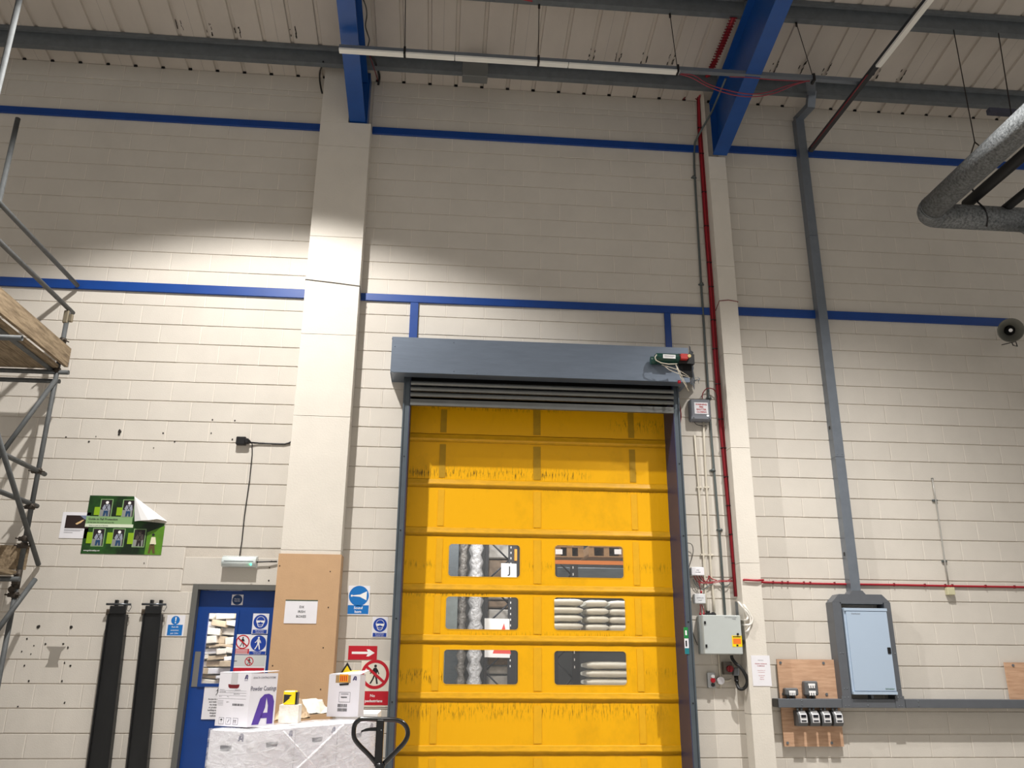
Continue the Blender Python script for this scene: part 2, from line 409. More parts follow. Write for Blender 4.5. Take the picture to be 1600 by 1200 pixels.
# rafters (I-section, following the roof)
def rafter(x0, x1, zb, web_side, label):
    t = thing('roof_rafter', ((x0+x1)/2, -.2, zb), label, 'steel beam')
    xc = (x0+x1)/2; ye = -7.0
    zbot = lambda y: zb-SL*1.06*(y+.2)
    def plate(xa, xb, ya, yb, za, zc, th): return [(xa, ya, za), (xb, ya, za), (xb, yb, zc), (xa, yb, zc)]
    b = MB(BLUED).prism(plate(x0, x1, -.2, ye, zbot(-.2), zbot(ye), 0), (0, 0, .016)); build('bottom_flange', b, t)
    b = MB(BLUED)
    b.prism([(xc-.006, -.2, zbot(-.2)+.016), (xc-.006, ye, zbot(ye)+.016), (xc-.006, ye, roofz(ye)-.23), (xc-.006, -.2, roofz(-.2)-.23)], (.012, 0, 0)); build('web', b, t)
    b = MB(BLUED).prism([(x0, -.2, roofz(-.2)-.23), (x1, -.2, roofz(-.2)-.23), (x1, ye, roofz(ye)-.23), (x0, ye, roofz(ye)-.23)], (0, 0, .016)); build('top_flange', b, t)
    b = MB(BLUED).box((x0+.004, -.212, zb+.02), (x1-.004, -.202, roofz(-.2)-.24)); build('end_plate', b, t)
    for yy in (-.5, -1.56, -2.9): build('purlin_cleat', MB(GALVD).box((xc-.05, yy+.02, roofz(yy)-.214), (xc+.05, yy+.1, roofz(yy)-.05)), t)
    return t
r1 = rafter(-1.273, -1.079, 7.863, 1, 'blue painted steel rafter rising from the top of the wide left pillar')
r2 = rafter(3.272, 3.452, 7.68, -1, 'blue painted steel rafter rising from the top of the narrow right pillar')
# pillars: boxed casing boards
def pillar(x0, x1, d, joints, label, notch=None, side_cut=0):
    t = thing('pillar', ((x0+x1)/2, -d/2, 0), label, 'pillar')
    zs = [0]+sorted(joints)+[roofz(-d)-.03]
    for i in range(len(zs)-1):
        z0, z1 = zs[i]+.0018, zs[i+1]-.0018
        if notch and z1 > notch[2]:
            if z0 < notch[2]: build('casing_board', MB(PILP).box((x0, -d, z0), (x1, 0, notch[2]), ch=.002), t)
            z0 = max(z0, notch[2])
            build('casing_board', MB(PILP).box((x0, -d, z0+.001), (notch[0], 0, z1), ch=.002), t)
        else: build('casing_board', MB(PILP).box((x0, -d, z0), (x1, 0, z1), ch=.002), t)
    return t
jz = [P(525, v, y=-PD).z for v in (228, 370, 523)]+[P(500, 860, y=-PD).z, 4.1]
p1 = pillar(PX0, PX1, PD, jz, 'wide cream boxed pillar left of the yellow door, brown board at its foot', notch=(-1.285, -1.07, 7.845))
b = MB(DARK).box((-1.285, -.19, 7.85), (-1.02, 0, 8.55)); build('hidden_column', MB(BLUED).box((-1.27, -.185, 7.85), (-1.06, -.01, 8.6)), p1)
WIRE = M('grey_wire', (70, 66, 60), .6)
zw = P(520, 441, y=-PD).z
b = MB(WIRE).tube([(PX0-.004, -.02, zw+.03), (PX0-.004, -PD-.004, zw+.02), ((PX0+PX1)/2, -PD-.006, zw-.005), (PX1+.004, -PD-.004, zw-.035), (PX1+.004, -.02, zw-.11)], .0045, 6)
build('tie_wire', b, label='thin grey wire looped around the wide pillar at rail height', cat='wire')
zb_ = P(490, 866, y=-PD).z
t = thing('pillar_guard_board', ((PX0+PX1)/2, -PD-.01, 0), 'plain brown hardboard sheet wrapped round the foot of the wide pillar', 'board')
build('front_board', MB(BROWNB).box((PX0-.012, -PD-.014, .02), (PX1+.012, -PD-.002, zb_)), t)
build('side_board', MB(BROWNB).box((PX1+.002, -PD-.002, .02), (PX1+.012, -.005, zb_)), t)
b = MB(TXT)
for u, v in ((437, 884), (516, 893), (513, 949), (505, 1012), (426, 1040), (501, 1077)):
    q = P(u, v, y=-PD-.014); b.disc((q.x, q.y, q.z), .006, (0, -1, 0), 8, .003)
build('screw_head', b, t, kind='stuff')
jz = [P(1125, 280, y=-QD).z, P(1140, 416, y=-QD).z, P(1150, 553, y=-QD).z, P(1170, 700, y=-QD).z, P(1180, 880, y=-QD).z, 1.1]
p2 = pillar(QX0, QX1, QD, jz, 'narrow cream boxed pillar right of the yellow door behind the red cables', notch=(QX0+.005, QX1, 7.655))
zw = P(1140, 471, y=-QD).z
build('tie_wire', MB(REDD).tube([(QX0-.004, -.05, zw-.06), (QX0-.002, -QD-.004, zw), ((QX0+QX1)/2, -QD-.006, zw+.015), (QX1+.003, -QD-.004, zw), (QX1+.004, -.02, zw-.05)], .005, 6), label='thin red wire looped around the narrow right pillar', cat='wire')
# blue cladding rails, standing 25 mm off the blockwork
def rail(x0, x1, z0, z1, label, d=.028):
    b = MB(BLUE).box((x0, -d, z0), (x1, -.001, z1), ch=.003); return build('wall_rail', b, label=label, cat='steel rail')
rail(XL, PX0-.002, 7.83, 7.925, 'upper blue steel wall rail, left of the wide pillar')
rail(PX1+.002, QX0-.002, 7.83, 7.93, 'upper blue steel wall rail, between the two pillars')
rail(QX1+.002, XR, 7.855, 7.955, 'upper blue steel wall rail, right of the narrow pillar')
rail(XL, PX0-.002, 5.56, 5.67, 'lower blue steel wall rail, left of the wide pillar')
rail(PX1+.002, QX0-.002, 5.565, 5.655, 'lower blue steel wall rail, between the pillars above the door hood')
rail(QX1+.002, 6.94, 5.575, 5.68, 'lower blue steel wall rail, right pillar to the horn loudspeaker')
xa = P(640, 500, y=-.02); xb = P(652, 500, y=-.02)
def post(u0, u1, label):
    a = P(u0, 502, y=-.02).x; c = P(u1, 510, y=-.02).x
    build('wall_post', MB(BLUE).box((a, -.026, 4.95), (c, -.001, 5.563), ch=.003), label=label, cat='steel post')
post(640, 652.5, 'short blue upright dropping to the left end of the door hood')
post(1038.5, 1048.5, 'short blue upright dropping to the right end of the door hood')
# ------------------------------------------------------------ roller door (door_2)
YC = .30                                   # curtain plane
def curtain_mat(name, base, dirt):
    m = bpy.data.materials.new(name); m.use_nodes = True; nt = m.node_tree; L = nt.links.new; b = nt.nodes['Principled BSDF']
    b.inputs['Roughness'].default_value = .42; b.inputs['Specular IOR Level'].default_value = .35
    geo = nt.nodes.new('ShaderNodeNewGeometry')
    def noise(sc, stre, det=5):
        mp = nt.nodes.new('ShaderNodeMapping'); mp.inputs['Scale'].default_value = stre; L(geo.outputs['Position'], mp.inputs[0])
        n = nt.nodes.new('ShaderNodeTexNoise'); n.inputs['Scale'].default_value = sc; n.inputs['Detail'].default_value = det; n.inputs['Roughness'].default_value = .65; L(mp.outputs[0], n.inputs[0]); return n.outputs['Fac']
    def math_(op, a, b_=None):
        n = nt.nodes.new('ShaderNodeMath'); n.operation = op
        for i, v in enumerate((a, b_)):
            if v is None: continue
            if isinstance(v, (int, float)): n.inputs[i].default_value = v
            else: L(v, n.inputs[i])
        return n.outputs[0]
    def rng(v, a, c):
        n = nt.nodes.new('ShaderNodeMapRange'); n.inputs[1].default_value = a; n.inputs[2].default_value = c; L(v, n.inputs[0]); return n.outputs[0]
    sep = nt.nodes.new('ShaderNodeSeparateXYZ'); L(geo.outputs['Position'], sep.inputs[0])
    # rub marks left by the rollers: bands at fixed heights, broken into short upright dashes
    tot = None
    for zc, hw, x0, x1, k in dirt:
        d = math_('ABSOLUTE', math_('SUBTRACT', sep.outputs['Z'], zc)); band = rng(d, hw, 0)
        if x1: e = math_('MULTIPLY', rng(sep.outputs['X'], x0-.15, x0+.1), rng(sep.outputs['X'], x1+.15, x1-.1)); band = math_('MULTIPLY', band, e)
        band = math_('MULTIPLY', band, k); tot = band if tot is None else math_('MAXIMUM', tot, band)
    dash = rng(noise(1, (60, 10, 9), 4), .50, .64)
    spots = math_('MULTIPLY', tot, dash)
    smear = math_('MULTIPLY', rng(noise(1.3, (1.6, 1, 1.2), 6), .52, .78), .30)
    mix1 = nt.nodes.new('ShaderNodeMixRGB'); mix1.inputs[1].default_value = lin(base); mix1.inputs[2].default_value = lin((150, 112, 10)); L(smear, mix1.inputs[0])
    mix2 = nt.nodes.new('ShaderNodeMixRGB'); mix2.inputs[2].default_value = lin((58, 40, 12)); L(mix1.outputs[0], mix2.inputs[1]); L(spots, mix2.inputs[0])
    L(mix2.outputs[0], b.inputs['Base Color'])
    bp = nt.nodes.new('ShaderNodeBump'); bp.inputs['Strength'].default_value = .25; bp.inputs['Distance'].default_value = .01
    L(noise(1, (14, 1, 2.5), 3), bp.inputs['Height']); L(bp.outputs[0], b.inputs['Normal'])
    return m
zc_ = lambda v: P(840, v, y=YC).z
DIRT = [(zc_(742), .09, -.4, 1.6, 1.1), (zc_(764), .04, 1.2, 2.6, .8), (zc_(640), .05, -.3, 1.4, .8), (zc_(660), .12, 2.0, 2.6, .7), (zc_(930), .04, -.4, .6, .8), (zc_(1058), .09, -.4, .25, 1.2), (zc_(1110), .13, -.3, 2.4, .75), (zc_(885), .07, -.3, 0, .5), (zc_(1050), .06, 2.1, 2.6, .5), (zc_(992), .04, .2, 2.2, .5), (zc_(1000), .03, -.3, .2, .7), (zc_(1175), .04, -.3, 2.6, .5)]
CUR = curtain_mat('yellow_curtain_pvc', (252, 186, 0), DIRT)
SEAM = M('yellow_seam_pocket', (240, 178, 0), .45, var=.2, scale=9, stretch=(1, 1, 3))
SHOWT = M('olive_show_through', (196, 150, 2), .55, var=.2, scale=8)  # translucency put into colour: the support behind dimming the curtain
SHOWTL = M('faint_show_through', (246, 183, 0), .55, var=.1, scale=8)  # fainter copy of the same show-through tone for the lower panels
dr = thing('door_2', ((OPX0+OPX1)/2, YC, 0), 'yellow fabric roller door with six clear panes between grey jambs', kind='structure')
# seam heights (photo rows at x=840)
seam_v = [632, 690, 760, 835, 923, 1002, 1091.5, 1174]
zs = [zc_(v) for v in seam_v]; zs = [zs[0]+.25]+zs[1:]+[zs[-1]-.56, .03]
XA, XB = OPX0-.015, OPX1+.012
def win(u0, v0, u1, v1):
    a = P(u0, v0, y=YC); c = P(u1, v1, y=YC); return (a.x, c.z, c.x, a.z)
wins = [win(702, 850, 812, 902), win(867, 852, 974.5, 903.5), win(697.5, 932, 809.5, 984), win(866, 933.5, 977.5, 985.5), win(694, 1015, 809, 1069.5), win(866, 1017, 979.5, 1070.5)]
def rrect(x0, z0, x1, z1, r, k=4):
    pts = []
    for cx, cz, a0 in ((x1-r, z1-r, 0), (x0+r, z1-r, 90), (x0+r, z0+r, 180), (x1-r, z0+r, 270)):
        for i in range(k+1): a = math.radians(a0+90*i/k); pts.append((cx+r*math.cos(a), cz+r*math.sin(a)))
    return pts
def panel_with_holes(x0, z0, x1, z1, holes, mat, y, rad=.035):
    bm = bmesh.new(); ed = []
    def loop(pts):
        vs = [bm.verts.new((x, y, z)) for x, z in pts]
        for i in range(len(vs)): ed.append(bm.edges.new((vs[i], vs[(i+1) % len(vs)])))
    loop([(x0, z0), (x1, z0), (x1, z1), (x0, z1)])
    for h in holes: loop(rrect(*h, rad))
    bmesh.ops.triangle_fill(bm, use_beauty=True, use_dissolve=False, edges=ed)
    bm.verts.index_update(); mb = MB(mat); mb.v = [v.co.copy() for v in bm.verts]
    for f in bm.faces: mb.face([v.index for v in f.verts])
    bm.free(); return mb
PANE = bpy.data.materials.new('clear_pvc_pane'); PANE.use_nodes = True
nt = PANE.node_tree; b_ = nt.nodes['Principled BSDF']; b_.inputs['Base Color'].default_value = (.85, .88, .9, 1); b_.inputs['Roughness'].default_value = .15; b_.inputs['Alpha'].default_value = .06
RIM = M('yellow_weld_rim', (236, 176, 20), .4)
for i in range(len(zs)-1):
    z1, z0 = zs[i], zs[i+1]
    hs = [h for h in wins if z0 < h[1] < z1]
    build('curtain_panel', panel_with_holes(XA, z0, XB, z1, hs, CUR, YC), dr)
    for h in hs:
        b = MB(PANE); b.poly([(x, YC+.004, z) for x, z in rrect(h[0]-.01, h[1]-.01, h[2]+.01, h[3]+.01, .04)])
        pn = build('clear_pane', b, dr)
        o_, i_ = rrect(h[0]-.012, h[1]-.012, h[2]+.012, h[3]+.012, .047), rrect(*h, .035)
        b = MB(RIM)
        for k in range(len(o_)):
            j = (k+1) % len(o_); b.poly([(o_[k][0], YC-.0015, o_[k][1]), (o_[j][0], YC-.0015, o_[j][1]), (i_[j][0], YC-.003, i_[j][1]), (i_[k][0], YC-.003, i_[k][1])])
        build('pane_rim', b, pn)
for i, z in enumerate(zs[1:-1]):            # pocket with a wind bar in it, a fold hanging under it
    b = MB(SEAM)
    pr = [(YC-.004, z+.06), (YC-.007, z+.05), (YC-.008, z+.02), (YC-.013, z+.010), (YC-.014, z+.0), (YC-.011, z-.008), (YC-.005, z-.010), (YC-.004, z-.04)]
    n = 40; rings = []
    for k in range(n+1):
        x = XA+(XB-XA)*k/n; wv = .002*math.sin(k*1.3+i)+random.uniform(-.001, .001)
        rings.append([(x, y+wv*(1 if 1 < q < 6 else 0), zz+wv*.6) for q, (y, zz) in enumerate(pr)])
    b.ring(rings, caps=False); build('wind_bar_pocket', b, dr)
for u, wd_ in ((692, .07), (839, .085), (987, .07)):  # coloured strips imitating the support behind seen through the translucent curtain
    for j in (0, 1, 2, 3, 4, 5, 6, 7):
        zt, zb2 = (P(u, 640, y=YC).z if j == 0 else zs[j]-.065), zs[j+1]+.075
        x = P(u, 700, y=YC).x
        if j == len(zs)-2: zb2 = .03
        if zt-zb2 < .05: continue
        b = MB(SHOWT if j < 2 else SHOWTL).box((x-wd_/2, YC-.0055, zb2), (x+wd_/2, YC-.0025, zt)); build('show_through_strip', b, dr)
# jambs
for s, xo, xi in ((-1, OPX0-.076, OPX0), (1, OPX1+.070, OPX1)):
    b = MB(JAMB)
    xw = xi+s*.006
    b.box((min(xo, xw), -.115, 0), (max(xo, xw), -.001, 4.66), ch=.004)
    b.box((xo-.003 if s < 0 else xo-.012, -.13, 0), (xo+.012 if s < 0 else xo+.003, -.112, 4.66))
    build('door_jamb', b, dr)
    b = MB(JAMBD).box((min(xi, xi+s*.026), -.112, 0), (max(xi, xi+s*.026), YC+.06, 4.62))
    build('guide_channel', b, dr)
    b = MB(BLACK)
    for z in (1.2, 2.0, 2.9, 3.7): b.disc((xo*.5+xi*.5, -.116, z), .008, (0, -1, 0), 8, .003)
    build('jamb_bolt', b, dr)
# hood
HY = -.35
hz0 = P(611, 581, y=HY).z; hz1 = P(613, 526, y=HY).z; hx0 = P(612, 550, y=HY).x; hx1 = P(1076, 560, y=HY).x
t = thing('shutter_hood', ((hx0+hx1)/2, HY/2, hz0), 'long galvanised steel hood boxed over the top of the yellow door', 'shutter hood')
build('front_panel', MB(HOOD).box((hx0, HY, hz0), (hx1, HY+.004, hz1)), t)
build('top_panel', MB(HOOD).box((hx0, HY+.004, hz1-.004), (hx1, 0, hz1)), t)
xs1 = hx0+.16
build('bottom_panel', MB(HOOD).box((hx0, HY+.004, hz0-.002), (hx1-.02, -.20, hz0+.002)), t)
build('bottom_return', MB(HOOD).box((hx0, -.2, hz0-.002), (OPX0-.08, -.0, hz0+.002)), t); build('bottom_return', MB(HOOD).box((OPX1+.08, -.2, hz0-.002), (hx1-.02, 0, hz0+.002)), t)
build('end_plate', MB(HOOD).box((hx0-.003, HY, hz0-.015), (hx0, 0, hz1)), t)
b = MB(HOOD)
for u, v in ((613, 529), (617, 541), (612, 579), (709, 535), (709, 580), (745, 583), (616, 582)):
    q = P(u, v, y=HY); b.sphere((q.x, HY-.002, q.z), .006, .003, .006, 8, 5)
build('rivet', b, t, kind='stuff')
b = MB(HOOD)   # torn open right end plate, bent outwards
A = P(1076, 545, y=HY); e0 = Vector((hx1, HY, hz1)); e1 = Vector((hx1, HY, hz0))
pts = [(hx1-.01, HY-.02, hz1-.02), (hx1+.1, HY-.08, hz1+.02), (hx1+.16, HY-.06, hz1+.05), (hx1+.19, HY+.02, hz0+.08), (hx1+.13, HY+.02, hz0-.03), (hx1+.02, HY+.01, hz0-.01)]
cols = 5; rows = 8; g = []
for r_ in range(rows+1):
    z = hz1+.04-(hz1-hz0+.02)*r_/rows
    line = []
    for c_ in range(cols+1):
        f = c_/cols; line.append(Vector((hx1+.02+.13*f+.012*math.sin(r_*2.1+c_*1.7), -.06-(.36)*(1-f)*(0.25+.75*abs(math.sin(r_*.35+.6))) if False else -.03-.30*(1-f)+.012*math.sin(c_*2.3+r_), z+.03*f*(1 if r_ == 0 else 0)-.03*(1-f)*(1 if r_ == rows else 0))))
    g.append(line)
for r_ in range(rows):
    for c_ in range(cols): b.poly([g[r_][c_], g[r_][c_+1], g[r_+1][c_+1], g[r_+1][c_]])
build('bent_end_plate', b, t, label='crumpled galvanised end plate bent open')
b = MB(DARK).box((hx1-.1, HY-.006, hz0+.06), (hx1+.03, HY-.001, hz0+.21)); build('opening_shade', b, t)  # dark plate over the panel paints the unlit cavity; no hole is cut
# shutter slats under the hood
b = None
zt = P(840, 603, y=-.17).z
for k in range(3):
    zc2 = zt-.012-k*.062; yy = -.165+.012*k
    rings = []
    for x in (OPX0+.0, OPX1-.0):
        rings.append([(x, yy+.012-.03*math.sin(math.pi*j/7), zc2+.028*math.cos(math.pi*j/7)) for j in range(8)])
    b = MB(SLATM).ring(rings, caps=False); build('shutter_slat', b, t)
b = MB(SLATM).box((OPX0, -.14, zt-.26), (OPX1, -.10, zt-.19)); build('bottom_bar', b, t)
b = MB(DARK).box((OPX0, -.06, OPZ-.02), (OPX1, -.04, 4.75)); build('shutter_backing', b, t); build('lintel_soffit', MB(JAMBD).box((OPX0, -.06, OPZ-.0), (OPX1, .4, OPZ+.1)), dr)
# motor assembly
GRN = M('motor_green', (10, 62, 52), .4); RDP = M('red_cover', (190, 48, 44), .5); BRZ = M('brass_terminal', (200, 180, 130), .4, .5)
def pm(u, v, y=-.43): return P(u, v, y=y)
mt = thing('door_motor', pm(1053, 575), 'dark green door motor with red box and loose wires at the right hood end', 'motor')
a = pm(1024, 552); c = pm(1061, 566); r_ = (a.z-c.z)/2
b = MB(GRN).tube([(a.x-.01, -.43, (a.z+c.z)/2), (a.x+.012, -.43, (a.z+c.z)/2), (c.x-.012, -.43, (a.z+c.z)/2), (c.x+.01, -.43, (a.z+c.z)/2)], [r_*.6, r_, r_, r_*.6], 14)
b.box((a.x, -.42, c.z-.01), (c.x, -.36, a.z-.02)); build('motor_body', b, mt)
sg = Sign(pm(1036, 553.5, -.487), pm(1055.5, 554.5, -.487), pm(1036, 559.5, -.487), n=(0, -1, 0), th=.002, mat=WHITE); sg.rect(.08, .3, .92, .42, GREYP).rect(.08, .6, .8, .7, GREYP); sg.done('rating_label', mt)
a = pm(1062, 554); c = pm(1074, 563); build('relay_box', MB(RDP).box((a.x, -.47, c.z), (c.x, -.38, a.z), ch=.006), mt)
a = pm(1073, 555); c = pm(1078, 561); build('terminal', MB(BRZ).cyl((.5*(a.x+c.x), -.475, .5*(a.z+c.z)), (.5*(a.x+c.x), -.44, .5*(a.z+c.z)), .02, 10), mt)
a = pm(1060, 552); c = pm(1086, 568); build('mounting_bracket', MB(BLACK).box((a.x, -.42, c.z), (c.x, -.36, a.z)).box((a.x+.02, -.36, c.z-.05), (a.x+.06, -.345, a.z)), mt)
a = pm(1017, 556); c = pm(1025, 569); build('brake_housing', MB(GRN).cyl((a.x, -.41, (a.z+c.z)/2), (c.x, -.41, (a.z+c.z)/2), .045, 14), mt)
b = MB(CREAM)
b.tube([pm(1026, 554, -.49), pm(1023.5, 558, -.5), pm(1025, 563, -.5), pm(1033, 567, -.5), pm(1045, 569, -.5), pm(1058, 568.5, -.49)], .006, 6)
b.tube([pm(1056, 570, -.47), pm(1059, 578, -.48), pm(1064, 590, -.47), pm(1071, 602, -.45), pm(1076, 611, -.4)], .005, 6)
b.tube([pm(1057, 571, -.47), pm(1062, 581, -.49), pm(1068, 593, -.47), pm(1074, 604, -.44)], .004, 6)
b.tube([pm(1034, 570, -.47), pm(1044, 573, -.49), pm(1060, 578, -.48), pm(1076, 588, -.42)], .004, 6)
b.tube([pm(1037, 571, -.47), pm(1046, 578, -.49), pm(1060, 584, -.48), pm(1078, 590, -.42)], .004, 6)
build('loose_wire', b, mt)
b = MB(GALV)
for k in range(9):
    u = random.uniform(1078, 1092); v = random.uniform(588, 596); b.tube([pm(u, v, -.36), pm(u+random.uniform(-7, 7), v+random.uniform(-6, 6), -.4), pm(u+random.uniform(-9, 6), v+random.uniform(-3, 7), -.37)], .0025, 5)
build('frayed_strand', b, mt, kind='stuff')
q = pm(1061, 596.5, -.36); build('warning_cap', MB(RED).cyl((q.x, -.37, q.z-.02), (q.x, -.37, q.z+.01), .018, 10), mt)
# ------------------------------------------------------------ hall beyond the curtain
DKW = M('far_hall_wall', (74, 76, 78), .9, var=.3, scale=.8)
build('wall_far_hall', MB(DKW).box((-9, 19, -.1), (14, 19.2, 12)), kind='structure')
build('floor_far_hall', MB(FLOOR).box((-9, .3, -.1), (14, 19, -.001)), kind='structure')
build('ceiling_far_hall', MB(DKW).box((-9, .3, 11), (14, 19, 11.2)), kind='structure')
for lx, ly, pw in ((0, 4.5, 900), (3.2, 3.2, 900), (-1, 9.5, 2200), (4, 9, 900)):
    l = bpy.data.lights.new('far_hall_lamp', 'POINT'); l.energy = pw; l.shadow_soft_size = .4; l.color = (1, .97, .92)
    o = bpy.data.objects.new('far_hall_lamp', l); COL.objects.link(o); o.location = (lx, ly, 8.6)
RKB = M('rack_dark_blue', (34, 38, 46), .5); RKO = M('rack_beam_orange', (196, 112, 44), .5); BAG = M('white_sack', (226, 226, 218), .55, var=.1, scale=6, bump=.3, bscale=12)
FILM = M('crumpled_film_wrap', (205, 206, 210), .25, var=.5, scale=9, stretch=(1, 1, .6), bump=1, bscale=14, bdist=.05); PALW = M('pallet_wood', (150, 118, 84), .8, var=.3, scale=8); STEEL = M('grey_sheet_stack', (86, 96, 104), .35, .3, var=.3, scale=5, stretch=(1, 1, 8))
def upright(u0, u1, yy, label, group=None):
    a = P(u0, 930, y=yy).x; c = P(u1, 930, y=yy).x
    t = thing('rack_upright', ((a+c)/2, yy, 0), label, 'pallet rack', group)
    wpx = abs(P(801, 930, y=yy).x-P(800, 930, y=yy).x)
    pw = wpx*9
    build('post', MB(RKB).box((a-wpx*2, yy, 0), (a+wpx*3, yy+.1, 9)), t)
    m = build('post', MB(RKB).box((c-pw*1.1, yy, 0), (c+wpx*2, yy+.1, 9)), t)
    b = MB(WHITE); z = 1.5
    while z < 8.8: b.box((c-pw*.75, yy-.006, z), (c-pw*.6, yy-.001, z+.05)); z += .14
    build('post_slot', b, m, kind='stuff')
    z = .3; k = 0
    while z < 8:
        z2 = z+(c-a)*.75
        s_, e_ = (Vector((a, yy+.05, z)), Vector((c-pw, yy+.05, z2))) if k % 2 == 0 else (Vector((c-pw, yy+.05, z)), Vector((a, yy+.05, z2)))
        build('diagonal_brace', MB(RKB).tube([s_, e_], wpx*1.4, 6), t); z = z2; k += 1
    return t
upright(759.5, 804, 13, 'dark rack end frame seen through the left column of door panes')
def wrapped(u0, u1, yy, z0, z1, label, mat=FILM, amp=.06, group=None):
    a = P(u0, 930, y=yy).x; c = P(u1, 930, y=yy).x; n = int((z1-z0)/.16); b = MB(mat); rings = []
    for k in range(n+1):
        z = z0+(z1-z0)*k/n; s_ = amp*(.5+.5*(-1)**k)
        ring = []
        for j in range(16):
            ag = 2*math.pi*j/16; ex = abs(math.cos(ag))**.5*(1 if math.cos(ag) > 0 else -1); ey = abs(math.sin(ag))**.5*(1 if math.sin(ag) > 0 else -1)
            ring.append(((a+c)/2+((c-a)/2-s_+random.uniform(-.02, .02))*ex, yy+.55+(.5-s_+random.uniform(-.02, .02))*ey, z))
        rings.append(ring)
    b.ring(rings); return build('wrapped_stack', b, label=label, cat='pallet load', group=group)
wrapped(733, 756, 12.5, 0, 6.5, 'tall film wrapped sack stack beside the rack frame, behind left panes')
wrapped(716, 732, 14.5, 0, 6.0, 'narrow shiny film wrapped stack furthest left through the left panes', M('grey_film', (150, 146, 142), .3, var=.6, scale=10, bump=1, bscale=12, bdist=.05))
def boxload(u0, v0, u1, v1, yy, mat, label, name='stacked_goods', cat='goods', dep=.6):
    a = P(u0, v0, y=yy); c = P(u1, v1, y=yy); return build(name, MB(mat).box((a.x, yy, .001 if name == 'panel_stack' else c.z), (c.x, yy+dep, a.z), ch=.01), label=label, cat=cat)
PALG = M('brown_wrapped_goods', (150, 130, 112), .3, var=.5, scale=5, bump=.6, bscale=12)
WGOOD = M('white_wrapped_goods', (205, 203, 200), .3, var=.3, scale=6, bump=.6, bscale=12)
t = thing('rack_shelf_load', P(780, 900, y=13.4), 'brown and white wrapped goods stacked inside the rack frame behind left panes', 'pallet load')
for v0, v1, m_ in ((838, 874, WGOOD), (875, 905, PALG), (906, 938, WGOOD), (939, 951, PALG), (952, 990, WGOOD), (1000, 1040, PALG), (1041, 1054, WGOOD), (1056, 1078, WGOOD), (1079, 1120, PALG)):
    a = P(763, v0, y=13.4); c = P(803, v1-1, y=13.4); build('wrapped_goods', MB(m_).box((a.x, 13.4, c.z if v1 < 1120 else .001), (c.x, 14.2, a.z), ch=.03), t)
sg = Sign(P(783, 880, y=12.98), P(807, 881, y=12.98), P(783, 902.5, y=12.98), n=(0, -1, 0), th=.01, mat=WHITE)
sg.text('J', .5, .70, .5, TXT, bold=.02); sg.done('aisle_sign', label='white square board lettered J behind the top left pane', cat='sign')
sg = Sign(P(757, 966, y=12.98), P(796, 967, y=12.98), P(757, 1027, y=12.98), n=(0, -1, 0), th=.01, mat=WHITE)
sg.poly([(.78, .12), (1.05, .9), (.32, .9)], M('faded_red_print', (226, 84, 78), .5)); sg.done('rack_warning_board', label='white board with a red triangle on the rack behind left panes', cat='sign')
a = P(804, 858, y=12.95); c = P(809, 876, y=12.95); build('aisle_marker', MB(M('orange_marker', (235, 150, 40), .5)).box((a.x, 12.95, c.z), (c.x, 13.0, a.z)), label='small orange marker tag on the rack post in top left pane', cat='sign')
boxload(698, 845, 716, 905, 17.9, STEEL, 'dark grey panel stack at the left of the top left pane', 'panel_stack', 'panel')
boxload(696, 1010, 722, 1075, 16.3, STEEL, 'blue grey panel stack at the left of the bottom left pane', 'panel_stack', 'panel')
boxload(697, 925, 714, 990, 17.1, M('pale_grey_panel', (128, 138, 138), .5, var=.2), 'pale grey panel stack at the left of the middle left pane', 'panel_stack', 'panel')
# right panes
RY = 6.5
t = thing('rack_bay', P(920, 880, y=RY), 'orange pallet rack beam with load above, behind the top right pane', 'pallet rack')
a = P(855, 873, y=RY); c = P(990, 883, y=RY); build('beam', MB(RKO).box((a.x-.5, RY, c.z), (c.x+.5, RY+.06, a.z-.02)), t)
for xx in (a.x-.55, c.x+.5): build('post', MB(RKB).box((xx, RY, 0), (xx+.08, RY+.08, 8)), t)
bs_ = P(920, 1088, y=5.4); build('lower_beam', MB(RKB).box((a.x-.5, 5.4, bs_.z-.14), (c.x+.5, RY+.06, bs_.z-.03)), t)
b = MB(PALW)
for (u0, u1) in ((868, 912), (920, 976)):
    a = P(u0, 853, y=RY); c = P(u1, 871, y=RY)
    b.box((a.x, RY, a.z-.02), (c.x, RY+1, a.z+.005)); b.box((a.x, RY, c.z), (c.x, RY+1, c.z+.02))
    for f in (0, .5, 1): b.box((a.x+(c.x-a.x-.1)*f, RY+.01, c.z+.02), (a.x+(c.x-a.x-.1)*f+.1, RY+1, a.z-.02))
build('pallet', b, t)
b = MB(WPAP)
for u in (868, 960): a = P(u, 858, y=RY-.02); c = P(u+11, 866, y=RY-.02); b.box((a.x, RY-.01, c.z), (c.x, RY-.004, a.z))
build('pallet_label', b, t)
boxload(860, 886, 1000, 904, 9.5, STEEL, 'dull grey stacked sheets below the orange beam, top right pane', 'sheet_stack', 'panel', 1)
